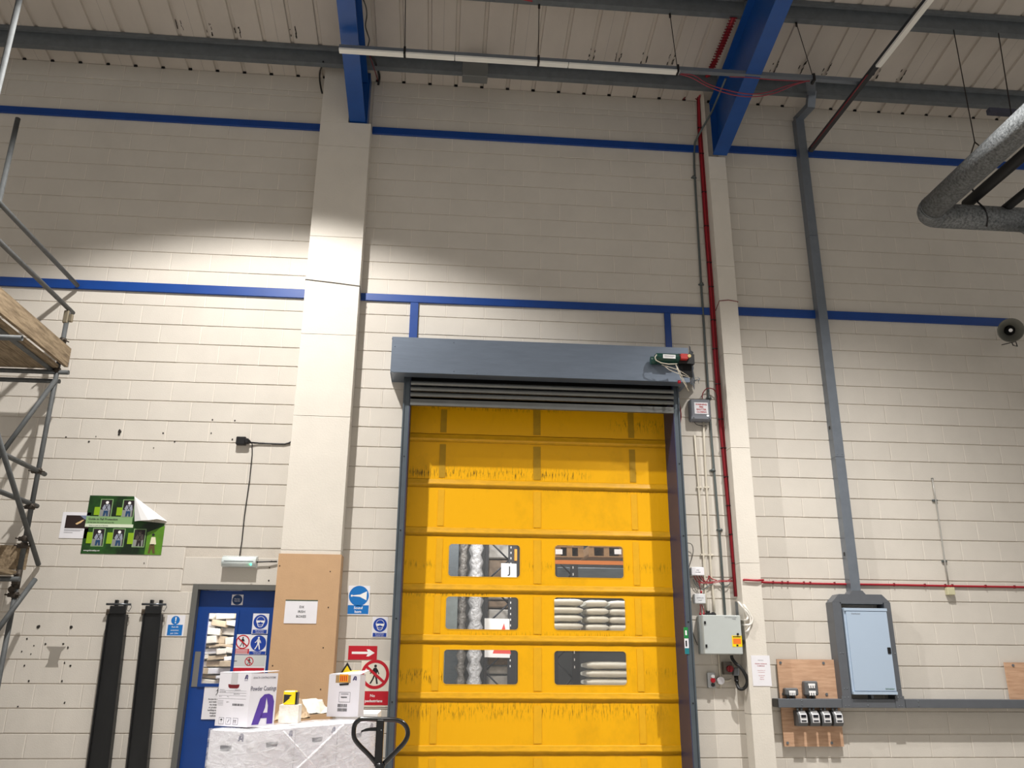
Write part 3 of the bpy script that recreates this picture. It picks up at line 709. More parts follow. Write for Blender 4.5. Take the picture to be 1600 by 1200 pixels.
def sack(u0, u1, vt, n, yy, label, dv=13.2, dep=.7, group=None):
    for k in range(n):
        a = P(u0+random.uniform(-1, 1), vt+k*dv, y=yy); c = P(u1+random.uniform(-1, 1), vt+(k+1)*dv, y=yy)
        z0, z1 = c.z+.001, a.z-.001; cx, hw = (a.x+c.x)/2, (c.x-a.x)/2; b = MB(BAG); rings = []
        for i in range(9):
            f = i/8; s_ = (1-abs(2*f-1)**6)**.5 if 0 < i < 8 else .5; x = cx-hw+2*hw*f
            rings.append([(x, yy+dep/2+dep/2*math.copysign(abs(math.cos(2*math.pi*j/14))**.6, math.cos(2*math.pi*j/14))*(.8+.2*s_), (z0+z1)/2+(z1-z0)/2*math.copysign(abs(math.sin(2*math.pi*j/14))**.6, math.sin(2*math.pi*j/14))*s_*random.uniform(.92, 1.05)) for j in range(14)])
        b.ring(rings); build('white_sack', b, label=label % ('top', 'second', 'third', 'fourth', 'fifth', 'sixth')[k], cat='sack', group=group)
G_ = 'white sacks stacked behind the right panes'
sack(862, 912, 934, 5, 5.4, 'plump white sack, %s of the left pile in middle right pane', 12.6, group=G_)
sack(917, 952, 936, 5, 5.4, 'plump white sack, %s of the centre pile in middle right pane', 12.6, group=G_)
sack(953, 990, 937, 5, 5.4, 'plump white sack, %s of the right pile in middle right pane', 12.6, group=G_)
sack(917, 992, 1033, 4, 5.4, 'wide white sack, %s of the pile in bottom right pane', 13.5, group=G_)
a = P(856, 1001, y=5.4); c = P(1010, 1007, y=5.4); build('rack_beam', MB(RKB).box((a.x, 5.4, c.z), (c.x, 6.1, a.z)), label='dark rack shelf carrying the sacks of the middle right pane', cat='pallet rack')
t = upright(868, 902, 8.5, 'dark rack frame seen through the bottom right pane beside the sacks')
# ------------------------------------------------------------ personnel door (door_1)
DY = .07
d1 = thing('door_1', ((DRX0+DRX1)/2, DY, 0), kind='structure')
b = MB(M('door_frame_grey', (104, 104, 100), .5, .2))
b.box((DRX0, -.02, 0), (DRX0+.055, DY+.05, DRZ)); build('door_frame', b, d1)
build('door_head', MB(MC['door_frame_grey']).box((DRX0+.055, -.015, DRZ-.05), (DRX1+.02, DY+.05, DRZ)), d1)
DB = M('blue_door_paint', (4, 62, 140), .4, var=.15, scale=4)
wa = P(326, 958, y=DY); wc = P(369, 959, y=DY); wbz = P(320, 1068, y=DY).z
wx0 = (wa.x+P(314, 1068, y=DY).x)/2; wx1 = wx0+(wc.x-wa.x)
lx0, lx1, lz1 = DRX0+.058, DRX1+.02, DRZ-.053
leaf = panel_with_holes(lx0, .01, lx1, lz1, [(wx0, wbz, wx1, wa.z)], DB, DY, .004)
lf = build('door_leaf', leaf, d1)
b = MB(DB)
for (a0, c0) in (((wx0-.03, wbz-.03), (wx0, wa.z+.03)), ((wx1, wbz-.03), (wx1+.03, wa.z+.03)), ((wx0, wa.z), (wx1, wa.z+.03)), ((wx0, wbz-.03), (wx1, wbz))): b.box((a0[0], DY-.012, a0[1]), (c0[0], DY+.03, c0[1]))
build('window_bead', b, lf)
b = MB(PANE).poly([(wx0, DY+.01, wbz), (wx1, DY+.01, wbz), (wx1, DY+.01, wa.z), (wx0, DY+.01, wa.z)]); b = None
bb = MB(PANE); bb.poly([(wx0, DY+.01, wbz), (wx1, DY+.01, wbz), (wx1, DY+.01, wa.z), (wx0, DY+.01, wa.z)]); build('door_pane', bb, lf)
a = P(306, 1018, y=DY-.005); c = P(316.5, 1018, y=DY-.005); zb2 = P(300, 1073, y=DY).z; xo = P(298, 1073, y=DY).x
build('push_plate', MB(M('brushed_plate', (130, 128, 124), .5, .4)).box(((a.x+xo)/2, DY-.005, zb2), ((a.x+xo)/2+.08, DY-.001, a.z)), lf, label='grey metal push plate')
build('leaf_back', MB(DB).box((lx0, DY+.032, .01), (wx0-.03, DY+.045, lz1)).box((wx1+.03, DY+.032, .01), (lx1, DY+.045, lz1)), lf)
# cluttered bright paper and film seen through the pane
CLUT = M('pale_bundle', (236, 230, 218), .6, var=.25, scale=8, bump=.5, bscale=14); CLT2 = M('tan_bundle', (206, 186, 158), .7, var=.3, scale=10)
t = thing('bundle_rack', P(345, 1070, y=1.0), 'heap of pale folded bundles seen through the narrow blue door window', 'bundles')
b = MB(DKW).box((-3.4, 1.6, 0), (-1.5, 1.65, 3)); build('backing_board', b, t)
v = 955
while v < 1085:
    h = random.uniform(6, 14); a = P(308, v, y=1.1); c = P(386, v+h, y=1.1)
    x = a.x-.05
    while x < c.x+.2:
        wd_ = random.uniform(.1, .3); m_ = random.choice((CLUT, CLUT, WPAP, CLT2))
        rt = Matrix.Rotation(random.uniform(-.16, .16), 3, 'Y'); build('bundle', MB(m_).box((x, 1.1+random.uniform(-.05, .1), c.z), (x+wd_, 1.5, a.z-.008), ch=.006, rot=rt), t); x += wd_*.9
    v += h
l = bpy.data.lights.new('store_lamp', 'POINT'); l.energy = 60; l.shadow_soft_size = .15
o = bpy.data.objects.new('store_lamp', l); COL.objects.link(o); o.location = (-2.1, .45, 2.55)
# ------------------------------------------------------------ signs
def goggles_sign(u0, v0, u1, v1, y, name, label, ub=None):
    s = psign(u0, v0, u1, v1, y, WPAP); a = s.W/s.H
    s.circ(.5, .41, .44, SBLUE, 1); s.circ(.5, .36, .27, WHITE, 2, r2=.245); s.poly([(.27, .4), (.33, .60), (.42, .67), (.58, .67), (.67, .60), (.73, .4), (.69, .4), (.64, .58), (.56, .64), (.44, .64), (.36, .58), (.31, .4)], WHITE, 2)
    s.poly([(.22, .345), (.78, .345), (.76, .42), (.66, .46), (.55, .44), (.5, .40), (.45, .44), (.34, .46), (.24, .42)], WHITE, 3)
    s.rect(.06, .80, .94, .985, SBLUE, 1); s.text('Eye protection', .5, .875, .05, WHITE, 2, .8); s.text('must be worn', .5, .96, .05, WHITE, 2, .75)
    return s.done(name, label=label, cat='sign')
goggles_sign(396, 958.5, 418, 990.5, DY-.004, 'eye_protection_sign', 'blue goggles sign at the top right of the blue door')
goggles_sign(582.5, 963.5, 605, 995.5, -.001, 'eye_protection_sign', 'blue goggles sign on the wall below the sound horn sign')
s = psign(363, 929, 379, 945.5, DY-.004, WPAP); s.circ(.5, .5, .44, M('fire_door_blue', (18, 54, 104), .5), 1); s.text('Fire door', .5, .47, .1, WHITE, 2, .7).text('keep shut', .5, .65, .1, WHITE, 2, .7); s.done('fire_door_sign', label='small round blue fire door disc at the top of the blue door', cat='sign')
s = psign(391, 992, 415, 1023, DY-.0042, WPAP); s.circ(.52, .42, .45, SBLUE, 1); s.man(.52, .42, .66, WHITE, 2); s.rect(.04, .83, .98, .99, SBLUE, 1); s.text('Pedestrians must', .5, .9, .045, WHITE, 2, .86).text('use this route', .5, .97, .045, WHITE, 2, .8); s.done('pedestrian_route_sign', label='blue walking figure sign on the blue door under the goggles sign', cat='sign')
s = psign(368, 991, 390, 1022.5, DY-.004, WPAP); s.circ(.5, .38, .43, RED, 1, r2=.36); s.man(.5, .38, .5, TXT, 1); s.line(.22, .2, .78, .58, .08, RED, 3); s.rect(.03, .72, .95, .97, RED, 1)
for i in range(4): s.rect(.12, .755+i*.055, .86, .775+i*.055, WHITE, 2)
s.done('no_pedestrian_sign', label='white sign with red barred figure beside the blue walking figure sign', cat='sign')
s = psign(364, 1023.5, 413, 1060, DY-.0044, WPAP); s.rect(.02, .02, .98, .48, M('pale_grey_print', (206, 210, 208), .5)); s.circ(.5, .27, .13, RED, 2, r2=.105); s.man(.5, .27, .3, TXT, 2); s.line(.42, .16, .58, .38, .025, RED, 3); s.rect(.06, .24, .14, .28, GREYP, 2); s.rect(.03, .55, .97, .98, RED, 2); s.done('access_panel_sign', label='grey and red panel sign with small barred figure behind the stacked carton', cat='sign')
s = psign(320, 1073, 352, 1124, DY-.004, WPAP); s.man(.58, .15, .24, TXT)
for i, st in enumerate(('Access to coating', 'and main plant', 'via reception', 'or production', 'building outside', 'designated', 'walkways')): s.text(st, .5, .40+i*.085, .045, TXT, 2, .92, bold=.02)
s.done('access_notice', label='white notice with black walking man below the door window', cat='notice')
s = psign(446.5, 937, 494, 974.5, -PD-.0155, WPAP); s.rect(0, 0, 1, .05, M('green_tape', (52, 74, 56), .6), 1)
for i, st in enumerate(('DX', 'IRISH', 'BOXES')): s.text(st, .52, .35+i*.2, .1, TXT, 2, bold=.012)
s.done('paper_notice', label='white paper reading DX IRISH BOXES on the brown board', cat='notice')
s = psign(545, 915, 576, 961, -.001, WPAP); s.circ(.5, .35, .46, SCYAN); s.poly([(.13, .32), (.2, .31), (.2, .335), (.55, .305), (.86, .19), (.86, .50), (.55, .385), (.2, .36), (.2, .385), (.13, .38)], WHITE, 2)
s.rect(.02, .67, .98, .97, SCYAN); s.text('Sound', .5, .80, .085, WHITE, 2, .8, bold=.025).text('horn', .5, .93, .085, WHITE, 2, bold=.025); s.done('sound_horn_sign', label='light blue Sound horn sign left of the yellow door', cat='sign')
s = psign(545, 1009, 588.5, 1031, -.001, RED); s.poly([(.12, .42), (.68, .42), (.63, .25), (.72, .25), (.92, .5), (.72, .76), (.63, .76), (.68, .59), (.12, .59)], WHITE); s.done('arrow_sign', label='red sign with a white arrow pointing right to the yellow door', cat='sign')
s = psign(565, 1032, 606, 1104.5, -.002, M('sign_cream', (228, 222, 208), .5)); s.circ(.5, .30, .49, RED, 2, r2=.385, seg=40); s.man(.5, .30, .43, TXT, 1); s.line(.2, .14, .8, .46, .09, RED, 3); s.rect(.0, .665, 1, .965, RED, 2)
s.text('No', .45, .79, .06, WHITE, 3, bold=.02).text('pedestrians', .5, .90, .06, WHITE, 3, .9, bold=.02); s.done('no_pedestrians_sign', label='large red No pedestrians sign against the left door jamb', cat='sign')
s = psign(533, 1034.5, 552, 1052, -.0012, None, th=.0); s.off = .001; s.mb.cur = TXT
s.mb.prism([s.p(.5, 0, 0), s.p(1, 1, 0), s.p(0, 1, 0)], (0, -.002, 0)); s.off = .004; s.poly([(.5, .3), (.86, 1), (.14, 1)], YEL, 1); s.done('warning_triangle_sign', label='yellow and black triangle sign showing above the torn carton', cat='sign')
s = psign(262, 961, 286, 994, -.001, WPAP); s.circ(.48, .25, .24, SCYAN, 1); s.poly([(.45, .1), (.53, .1), (.51, .3), (.47, .3)], WHITE, 2); s.circ(.49, .36, .035, WHITE, 2); s.rect(.1, .46, .92, .97, SCYAN, 1)
for i, st in enumerate(('Fork lift', 'extension', 'pair 2.0m')): s.text(st, .5, .6+i*.15, .07, WHITE, 2, .7)
s.done('fork_extension_sign', label='small light blue sign right of the hanging fork sleeves', cat='sign')
s = psign(1173, 1024, 1206, 1072, -QD-.0012, WPAP)
s.text('Safety Notice', .5, .17, .025, GREYP, 2, .45)
for st, z, h in (('WELDING, BURNING &', .29, .032), ('FLAMMABLES', .36, .032), ('Please ask before work', .5, .02), ('Permit required here', .56, .02), ('Stop and check', .67, .025), ('with the', .73, .025), ('Supervisor', .79, .025)): s.text(st, .5, z, h, M('red_print', (178, 60, 72), .6), 2, .66)
s.done('red_text_notice', label='white laminated notice with red lines of text on the narrow pillar', cat='notice')
s = psign(1068, 980, 1077, 1022, -.119, WPAP, th=.002); s.rect(0, 0, 1, .42, M('exit_green', (20, 130, 62), .5)); s.rect(0, .78, 1, 1, M('teal_print', (20, 120, 130), .5)); s.rect(.3, .12, .7, .3, WHITE, 2); s.rect(.25, .5, .6, .72, TXT, 2); s.done('jamb_sticker', label='narrow green and white sticker strip on the right door jamb', cat='sticker')
# posters
s = psign(99, 800, 136, 841.5, -.001, WPAP); s.rect(.14, .12, .98, .62, M('photo_brown', (44, 30, 28), .4)); s.poly([(.5, .44), (.72, .30), (.8, .28), (.7, .40), (.56, .48)], M('flame_print', (226, 190, 140), .5), 2); s.poly([(.62, .12), (.98, .12), (.98, .34), (.8, .26)], M('photo_blue_grey', (118, 130, 156), .5), 2)
s.rect(.14, .67, .8, .685, GREYP).rect(.14, .71, .72, .725, GREYP).rect(.14, .78, .46, .795, GREYP); s.done('small_poster', label='small white sheet with a dark photograph behind the green poster', cat='poster')
GD = M('poster_dark_green', (16, 34, 16), .35, col2=(40, 92, 30), scale=3.5, thr=(.35, .6)); GL = M('poster_light_green', (136, 172, 118), .35); GY = M('poster_lime', (140, 178, 30), .35); GYB = M('poster_lime_grass', (96, 148, 40), .35, var=.3, scale=14)
a = P(139.5, 774, y=-.003); bl = P(126.5, 865, y=-.003); x0 = (a.x+P(127, 865, y=-.003).x)/2; x1 = P(252, 865, y=-.003).x; z1 = a.z; z0 = bl.z
s = Sign((x0, -.003, z1), (x1, -.003, z1), (x0, -.003, z0), n=(0, -1, 0), mat=None, back=False); s.mb.cur = GD
cx_ = .56      # paper outline with the curled corner missing
s.mb.prism([s.p(0, 0, 0), s.p(cx_, 0, 0), s.p(cx_+.02, .18, 0), s.p(.62, .42, 0), s.p(.99, .46, 0), s.p(1, 1, 0), s.p(0, 1, 0)], (0, -.001, 0)); s.off = .0018
s.rect(0, .36, .58, .49, GL, 1); s.rect(0, .49, .60, .545, M('poster_pale', (214, 224, 200), .4), 2)
s.text('Guide to Fall Protection', .03, .425, .035, TXT, 3, .46, center=False, bold=.02).text('It may save the work and your life', .03, .475, .022, TXT, 3, .38, center=False).text('How to put on a harness', .05, .528, .022, TXT, 3, .34, center=False)
s.poly([(.79, .62), (1, .5), (1, 1), (.79, 1)], GYB, 1)
PHB = M('photo_dark', (38, 30, 34), .4); FLR = M('photo_floor', (140, 142, 138), .5); SHT = M('shirt_print', (150, 156, 172), .5); JEAN = M('jeans_print', (28, 66, 104), .5)
for px, pz, dk in ((.16, .07, 0), (.44, .07, 0), (.12, .575, 0), (.37, .575, 0), (.63, .575, 1)):
    w_, h_ = .135, .29
    s.rect(px-.012, pz-.012, px+w_+.01, pz+h_+.012, GL, 2); s.rect(px, pz, px+w_, pz+h_, PHB, 3); s.rect(px, pz+h_*.6, px+w_*.9, pz+h_, FLR, 4)
    c_ = px+w_*.55; q = M('photo_dim', (74, 66, 62), .5) if dk else SHT; j_ = PHB if dk else JEAN
    s.poly([(c_-.035, pz+.09), (c_+.035, pz+.08), (c_+.05, pz+.17), (c_+.025, pz+.19), (c_-.03, pz+.19), (c_-.055, pz+.15)], q, 5)
    s.poly([(c_-.03, pz+.19), (c_+.025, pz+.19), (c_+.03, pz+.285), (c_+.008, pz+.285), (c_, pz+.22), (c_-.012, pz+.285), (c_-.034, pz+.285)], j_, 5)
    s.circ(c_, pz+.05, .02, WHITE if not dk else q, 5, seg=12); s.line(c_-.02, pz+.09, c_+.02, pz+.18, .008, TXT, 6); s.line(c_+.02, pz+.09, c_-.02, pz+.18, .008, TXT, 6)
    s.rect(px-.075, pz+(.13 if pz < .3 else .06), px-.005, pz+.27-(0 if pz < .3 else .02), GY, 4)
s.circ(.87, .66, .018, TXT, 3, seg=12); s.poly([(.85, .7), (.9, .7), (.92, .82), (.87, .84), (.84, .82)], M('harness_white', (226, 220, 190), .5), 3); s.poly([(.84, .82), (.9, .82), (.92, .98), (.89, .98), (.87, .88), (.855, .98), (.83, .98)], M('trouser_brown', (92, 74, 40), .5), 3)
s.text('www.guidetosafety.com', .03, .955, .025, WHITE, 3, .2, center=False)
po = s.done('fall_protection_poster', label='green Guide to Fall Protection poster with its top right corner curled', cat='poster', kind=None)
b = MB(WHITE); rows = []
A0 = Vector((x0+(x1-x0)*.56, -.005, z1)); A1 = Vector((x0+(x1-x0)*.62, -.012, z0+(z1-z0)*.56)); B0 = Vector((x0+(x1-x0)*.63, -.05, z1-.03)); B1 = Vector((x1+.02, -.05, z0+(z1-z0)*.56))
for i in range(9):       # curled cone: seam line from A0 to corner B1
    f = i/8; s0 = A0.lerp(Vector((x1+.015, -.004, z0+(z1-z0)*.58)), f); s1 = A0.lerp(A1, f) if False else A0.lerp(Vector((A1.x, -.03, A1.z)), f)
    mid = (s0+s1)/2+Vector((0, -.075*f, .0)); rows.append([s0, s0.lerp(mid, .5)+Vector((0, -.03*f, .012*f)), mid, mid.lerp(s1, .5)+Vector((0, -.012*f, 0)), s1])
for i in range(8):
    for j in range(4): b.smooth = True; b.poly([rows[i][j], rows[i][j+1], rows[i+1][j+1], rows[i+1][j]])
build('curled_corner', b, po, label='white back of the curled poster corner')
# ghost pocket and chips on the left wall
s = psign(73, 1010, 98, 1042, -.001, None, th=0); s.off = .001; s.mb.cur = M('cloudy_tape', (168, 162, 152), .4, trans=.5)
s.mb.prism([s.p(0, 0, 0), s.p(1, 0, 0), s.p(.8, .25, 0), s.p(.72, .8, 0), s.p(.78, 1, 0), s.p(.1, 1, 0), s.p(.2, .8, 0), s.p(.22, .25, 0)], (0, -.0012, 0)); s.done('clear_pocket', label='empty cloudy plastic pocket stuck low on the wall near the scaffold', cat='plastic pocket')
b = MB(GRIME)
for u, v, r_ in ((187, 674, 6), (186, 679, 4), (255, 677, 3), (139, 690, 3), (103, 683, 3), (273, 690, 3), (60, 979, 5), (111, 980, 5), (99, 1006, 3), (71, 1006, 3), (106, 1012, 3), (42, 998, 3), (101, 1036, 3), (110, 1040, 3), (97, 1064, 3), (45, 1064, 3), (38, 1040, 2.5), (101, 1098, 3), (28, 1104, 2.5), (332, 656, 2.5), (367, 657, 2.5), (330, 677, 2.5), (363, 687, 3), (424, 877, 2), (420, 907, 2.5), (421, 887, 2), (53, 1009, 2), (34, 1018, 2.5), (48, 1022, 2), (150, 682, 2), (225, 880, 2), (240, 700, 2)):
    q = P(u, v, y=-.002); k = 7; w_ = .0036*r_
    pts = [(q.x+w_*math.cos(2*math.pi*i/k)*random.uniform(.5, 1.1), -.002, q.z+w_*math.sin(2*math.pi*i/k)*random.uniform(.6, 1.4)) for i in range(k)]
    b.prism(pts, (0, -.0015, 0))
build('paint_chip', b, wl, kind='stuff')
# ------------------------------------------------------------ emergency light and its cable
a = P(346, 870, y=-.09); c = P(399.5, 886.5, y=-.09)
t = thing('emergency_light', ((a.x+c.x)/2, -.05, c.z), 'clear bulkhead emergency light with a small green glow above the blue door', 'emergency light')
build('back_tray', MB(M('tray_white', (205, 208, 205), .5)).box((a.x, -.03, c.z), (c.x, -.002, a.z+.02), ch=.004), t)
LENS = M('ribbed_lens', (222, 232, 232), .12, spec=.8, coat=.5, bump=.4, bscale=60, stretch=(.2, 1, 3))
b = MB(LENS); pr = [(-.03, a.z+.015), (-.07, a.z+.005), (-.095, a.z-.03), (-.098, c.z+.045), (-.08, c.z+.01), (-.03, c.z)]
b.ring([[(x, y, z) for y, z in pr] for x in (a.x+.006, c.x-.006)]); ln = build('lens', b, t)
build('lens_rib', MB(M('lens_groove', (120, 128, 128), .4)).box((a.x+.03, -.1, a.z-.045), (c.x-.03, -.096, a.z-.038)), ln)
q = P(392, 882, y=-.1); build('charge_led', MB(M('green_led', (60, 255, 170), .3, emit=6)).sphere((q.x, -.099, q.z), .007, .004, .012, 8, 5), t, label='small lit green lamp')
a = P(369.5, 682, y=-.05); c = P(383.5, 695, y=-.05)
t = thing('cable_outlet', ((a.x+c.x)/2, -.02, c.z), 'black outlet box and plug on the wall above the emergency light', 'outlet')
build('box', MB(BLACK).box((a.x, -.06, c.z), (c.x, -.002, a.z), ch=.008), t)
build('plug', MB(BLACK).box((c.x-.015, -.07, c.z+.015), (c.x+.035, -.015, a.z-.02), ch=.01), t)
W_ = lambda u, v, y=-.012: P(u, v, y=y)
build('black_cable', MB(BLACK).tube([W_(384, 687, -.04), W_(390, 688, -.04), W_(394, 694, -.02), W_(394, 710), W_(390, 750), W_(382, 805), W_(378, 845), W_(374.5, 868, -.03)], .006, 6), label='black cable dropping from the outlet to the emergency light', cat='cable')
build('black_cable', MB(BLACK).tube([W_(385, 691, -.03), W_(405, 692.5), W_(428, 693.5), W_(445, 694), W_(452, 692), W_(455, 690)], .009, 6), label='thick black cable running from the outlet to the wide pillar', cat='cable')
build('black_cable', MB(BLACK).tube([W_(400, 878, -.04), W_(404, 878, -.03), W_(420, 877.5, -.03), W_(433, 877.5, -.02)], .008, 6), label='short black cable from the emergency light to the brown board', cat='cable')
# fork extension sleeves
FKM = M('black_fork_steel', (36, 37, 38), .42, .3, var=.4, scale=6, stretch=(1, 1, .3))
def sleeve(ut0, ut1, vt, ub0, ub1, label):
    y = -.09; a = P(ut0, vt, y=y); c = P(ut1, vt, y=y); d_ = P(ub0, 1200, y=y); e_ = P(ub1, 1200, y=y)
    xt0, xt1 = a.x, c.x; k = (a.z)/(a.z-d_.z); xb0 = a.x+(d_.x-a.x)*k; xb1 = c.x+(e_.x-c.x)*k
    t = thing('fork_extension', ((xb0+xb1)/2, y/2, 0), label, 'fork extension')
    def sl(f0, f1, y0, y1, zt, m_):
        X = lambda x0, x1, f: x0+(x1-x0)*f
        A = [(X(xb0, xb1, f0), y0, .01), (X(xb0, xb1, f1), y0, .01), (X(xt0, xt1, f1), y0, zt), (X(xt0, xt1, f0), y0, zt)]
        return MB(m_).prism(A, (0, y1-y0, 0))
    build('channel_web', sl(.06, .94, -.07, -.06, a.z-.06, FKM), t)
    build('side_plate', sl(0, .07, -.09, -.01, a.z-.1, FKM), t); build('side_plate', sl(.93, 1, -.09, -.01, a.z-.1, FKM), t)
    z = a.z; w_ = xt1-xt0
    build('head_block', MB(FKM).box((xt0+.012, -.085, z-.1), (xt1-.012, -.04, z-.02), ch=.006), t)
    build('locking_pin', MB(M('pin_steel', (92, 96, 100), .3, .8)).cyl((xt0-.03, -.07, z-.005), (xt1+.03, -.07, z-.005), .011, 10), t)
    build('retaining_clip', MB(MC['pin_steel']).tube([(xt1+.028, -.07, z-.005), (xt1+.04, -.075, z-.03), (xt1+.02, -.075, z-.075), (xt1+.005, -.07, z-.06)], .003, 6), t)
    for f in (.22, .72): build('wall_hook', MB(FKM).box((xt0+w_*f, -.05, z-.03), (xt0+w_*f+.028, -.002, z+.04), ch=.003), t)
    build('hook_tab', MB(M('tab_brown', (110, 98, 84), .6)).box((xt0-.035, -.03, z-.11), (xt0-.008, -.002, z-.05)), t)
sleeve(170, 199, 943, 134, 169, 'black steel fork extension sleeve, the one further left on the wall')
sleeve(225.5, 254, 943, 196, 229, 'black steel fork extension sleeve, the one nearer the blue door')
# ------------------------------------------------------------ services right of the door
def tubeobj(name, pts, r, m, label=None, cat=None, y=-.02, seg=8, parent=None, group=None):
    pp = [p if isinstance(p, Vector) else W_(p[0], p[1], p[2] if len(p) > 2 else y) for p in pts]
    if 'conduit' not in name and name != 'fire_alarm_cable': pp = smooth(pp)
    return build(name, MB(m).tube(pp, r, seg), parent, label, cat, group)
# grey conduit
tubeobj('steel_conduit', [(1134, 123, -1.1), (1112, 175, -.45), (1091, 212, -.07), (1086, 222, -.03), (1084.5, 240), (1085, 262), (1087, 300), (1096, 452), (1102, 540), (1112, 690), (1126, 860), (1133, 962)], .0135, GCON, 'grey steel conduit dropping beside the red cables to the control panel', 'conduit')
for i, (u, v) in enumerate(((1084.5, 277), (1096, 444), (1108, 622), (1125, 828), (1114, 735))):
    q = W_(u, v, -.02); build('conduit_saddle', MB(GCON).cyl((q.x, -.02, q.z-.014), (q.x, -.02, q.z+.014), .024, 12).box((q.x-.035, -.012, q.z-.008), (q.x+.035, -.001, q.z+.008)), label='grey saddle on the steel conduit, %s from the top' % ('first', 'second', 'third', 'fifth', 'fourth')[i], cat='saddle', group='steel conduit saddles')
# red cable bundle on a perforated tray
t = thing('red_cable_run', W_(1120, 500), 'bundle of dark red fire cables on a tray down beside the narrow pillar', 'cables')
TR = [(1146, 28, -1.45), (1133, 60, -1.05), (1121, 88, -.7), (1106, 118, -.45), (1095, 142, -.12), (1092.5, 156, -.04), (1093.5, 200), (1097.5, 260), (1104, 360), (1111, 452), (1118, 560), (1126.5, 660), (1136, 760), (1145, 860), (1151, 932)]
yy = lambda p, dy=0: (p[2] if len(p) > 2 else -.03)+dy
b = MB(GCON)
for i in range(4, len(TR)-1):
    a, c = W_(TR[i][0]-3.4, TR[i][1], yy(TR[i])+.012), W_(TR[i+1][0]-3.4, TR[i+1][1], yy(TR[i+1])+.012); a2, c2 = W_(TR[i][0]+3.6, TR[i][1], yy(TR[i])+.012), W_(TR[i+1][0]+3.6, TR[i+1][1], yy(TR[i+1])+.012)
    b.poly([a, c, c2, a2])
build('cable_tray', b, t)
for j, (du, dr_, r_, m_) in enumerate(((-3.0, 0, .0085, REDD), (-1.0, -.012, .009, REDC), (1.2, -.006, .0085, REDD), (3.0, -.002, .0085, REDC), (0.1, -.02, .007, REDC))):
    build('fire_cable', MB(m_).tube([W_(p[0]+du, p[1], yy(p)+dr_) for p in TR], r_, 6), t)
for v, u in ((200, 1093.5), (240, 1096.4), (300, 1100), (353, 1103.5), (410, 1108), (448, 1111), (500, 1114.4), (545, 1117), (600, 1121.5), (655, 1126), (700, 1130), (745, 1134.5), (790, 1138.5), (835, 1143), (880, 1147)):
    q = W_(u, v, -.045); build('cable_tie', MB(BLACK).box((q.x-.03, -.058, q.z-.004), (q.x+.03, -.03, q.z+.004)), t)
b = MB(REDD)
for i in range(22):
    f = i/21; a = Vector(W_(1146, 28, -1.45)).lerp(W_(1108, 116, -.47), f); b.box((a.x-.045, a.y-.006, a.z-.006), (a.x+.045, a.y+.006, a.z+.002))
build('tray_rung', b, t, kind='stuff')
tubeobj('branch_cable', [(1067, 156, -.005), (1072, 151, -.03), (1079, 150.5, -.04), (1086, 153, -.04), (1090, 158, -.04)], .006, REDD, parent=t)
# control box with red writing
y = -.11; a = P(1078, 622.5, y=y); c = P(1110, 623, y=y); zb2 = P(1080, 656, y=y).z
GBX = M('grey_abs_box', (112, 116, 124), .45)
t = thing('shutter_control_box', ((a.x+c.x)/2, y/2, zb2), 'grey wall box with red shutter warning label below the hood', 'control box')
build('enclosure', MB(GBX).box((a.x, y+.02, zb2), (c.x, -.002, a.z), ch=.012), t)
build('lid', MB(GBX).box((a.x+.004, y, zb2+.004), (c.x-.004, y+.028, a.z-.004), ch=.012), t)
s = Sign((a.x+.045, y-.001, a.z-.045), (c.x-.035, y-.001, a.z-.045), (a.x+.045, y-.001, zb2+.075), n=(0, -1, 0), th=.001, mat=WPAP)
for i, st in enumerate(('WARNING', 'FIRE', 'SHUTTER', 'CLOSING')): s.text(st, .5, .25+.22*i, .14, M('red_warning_print', (176, 30, 44), .6), 2, .86, bold=.03)
s.done('warning_label', t)
build('box_lamp', MB(M('lit_white_led', (255, 250, 240), .3, emit=3)).sphere((c.x-.045, y-.004, zb2+.055), .01, .006, .01, 8, 5), t, label='small lit white lamp')
b = MB(BLACK)
for xx in (a.x+.03, c.x-.03): b.disc((xx, y-.001, zb2+.025), .006, (0, -1, 0), 8, .002)
build('lid_screw', b, t, kind='stuff')
tubeobj('control_box_cable', [(1097, 623, -.05), (1098, 615, -.05), (1102, 609, -.05), (1108, 606.5, -.06), (1115, 608.5, -.06), (1120, 615, -.05), (1122, 622, -.04)], .006, REDD, 'dark red cable arching from the grey box into the cable run', 'cable')
tubeobj('door_edge_cable', [(1059, 621), (1063, 640), (1064, 650), (1062.5, 664)], .007, REDD, 'short dark red cable end hanging beside the right jamb', 'cable')
tubeobj('loose_wire', [(1083, 656, -.05), (1088, 663, -.02), (1097, 665, -.02), (1104, 665, -.015)], .0035, BLACK, 'thin black wire looping under the grey control box', 'wire')
# cream conduits
cc = [((1099, 657, -.03), (1101, 700), (1104, 760), (1106.5, 800), (1109, 860), (1111.5, 900), (1115, 935), (1117, 962)), ((1085.5, 680), (1088.5, 720), (1093, 780), (1096.5, 830), (1100, 880), (1102, 925), (1104, 962)), ]
tubeobj('cream_conduit', cc[0], .011, CREAM, 'cream plastic conduit dropping from under the grey control box', 'conduit')
tubeobj('cream_conduit', cc[1], .011, CREAM, 'cream plastic conduit starting beside the jamb, left of its neighbour', 'conduit')
i = 0
for u, v, w__ in ((1098.5, 867, 'left conduit above the white boxes'), (1110, 867.5, 'right conduit above the white boxes'), (1092, 762, 'left conduit higher up'), (1104, 762, 'right conduit higher up')):
    q = W_(u, v, -.01); build('conduit_clip', MB(CREAM).box((q.x-.03, -.026, q.z-.01), (q.x+.03, -.001, q.z+.01), ch=.004), label='cream clip on the '+w__, cat='clip', group='cream conduit clips')
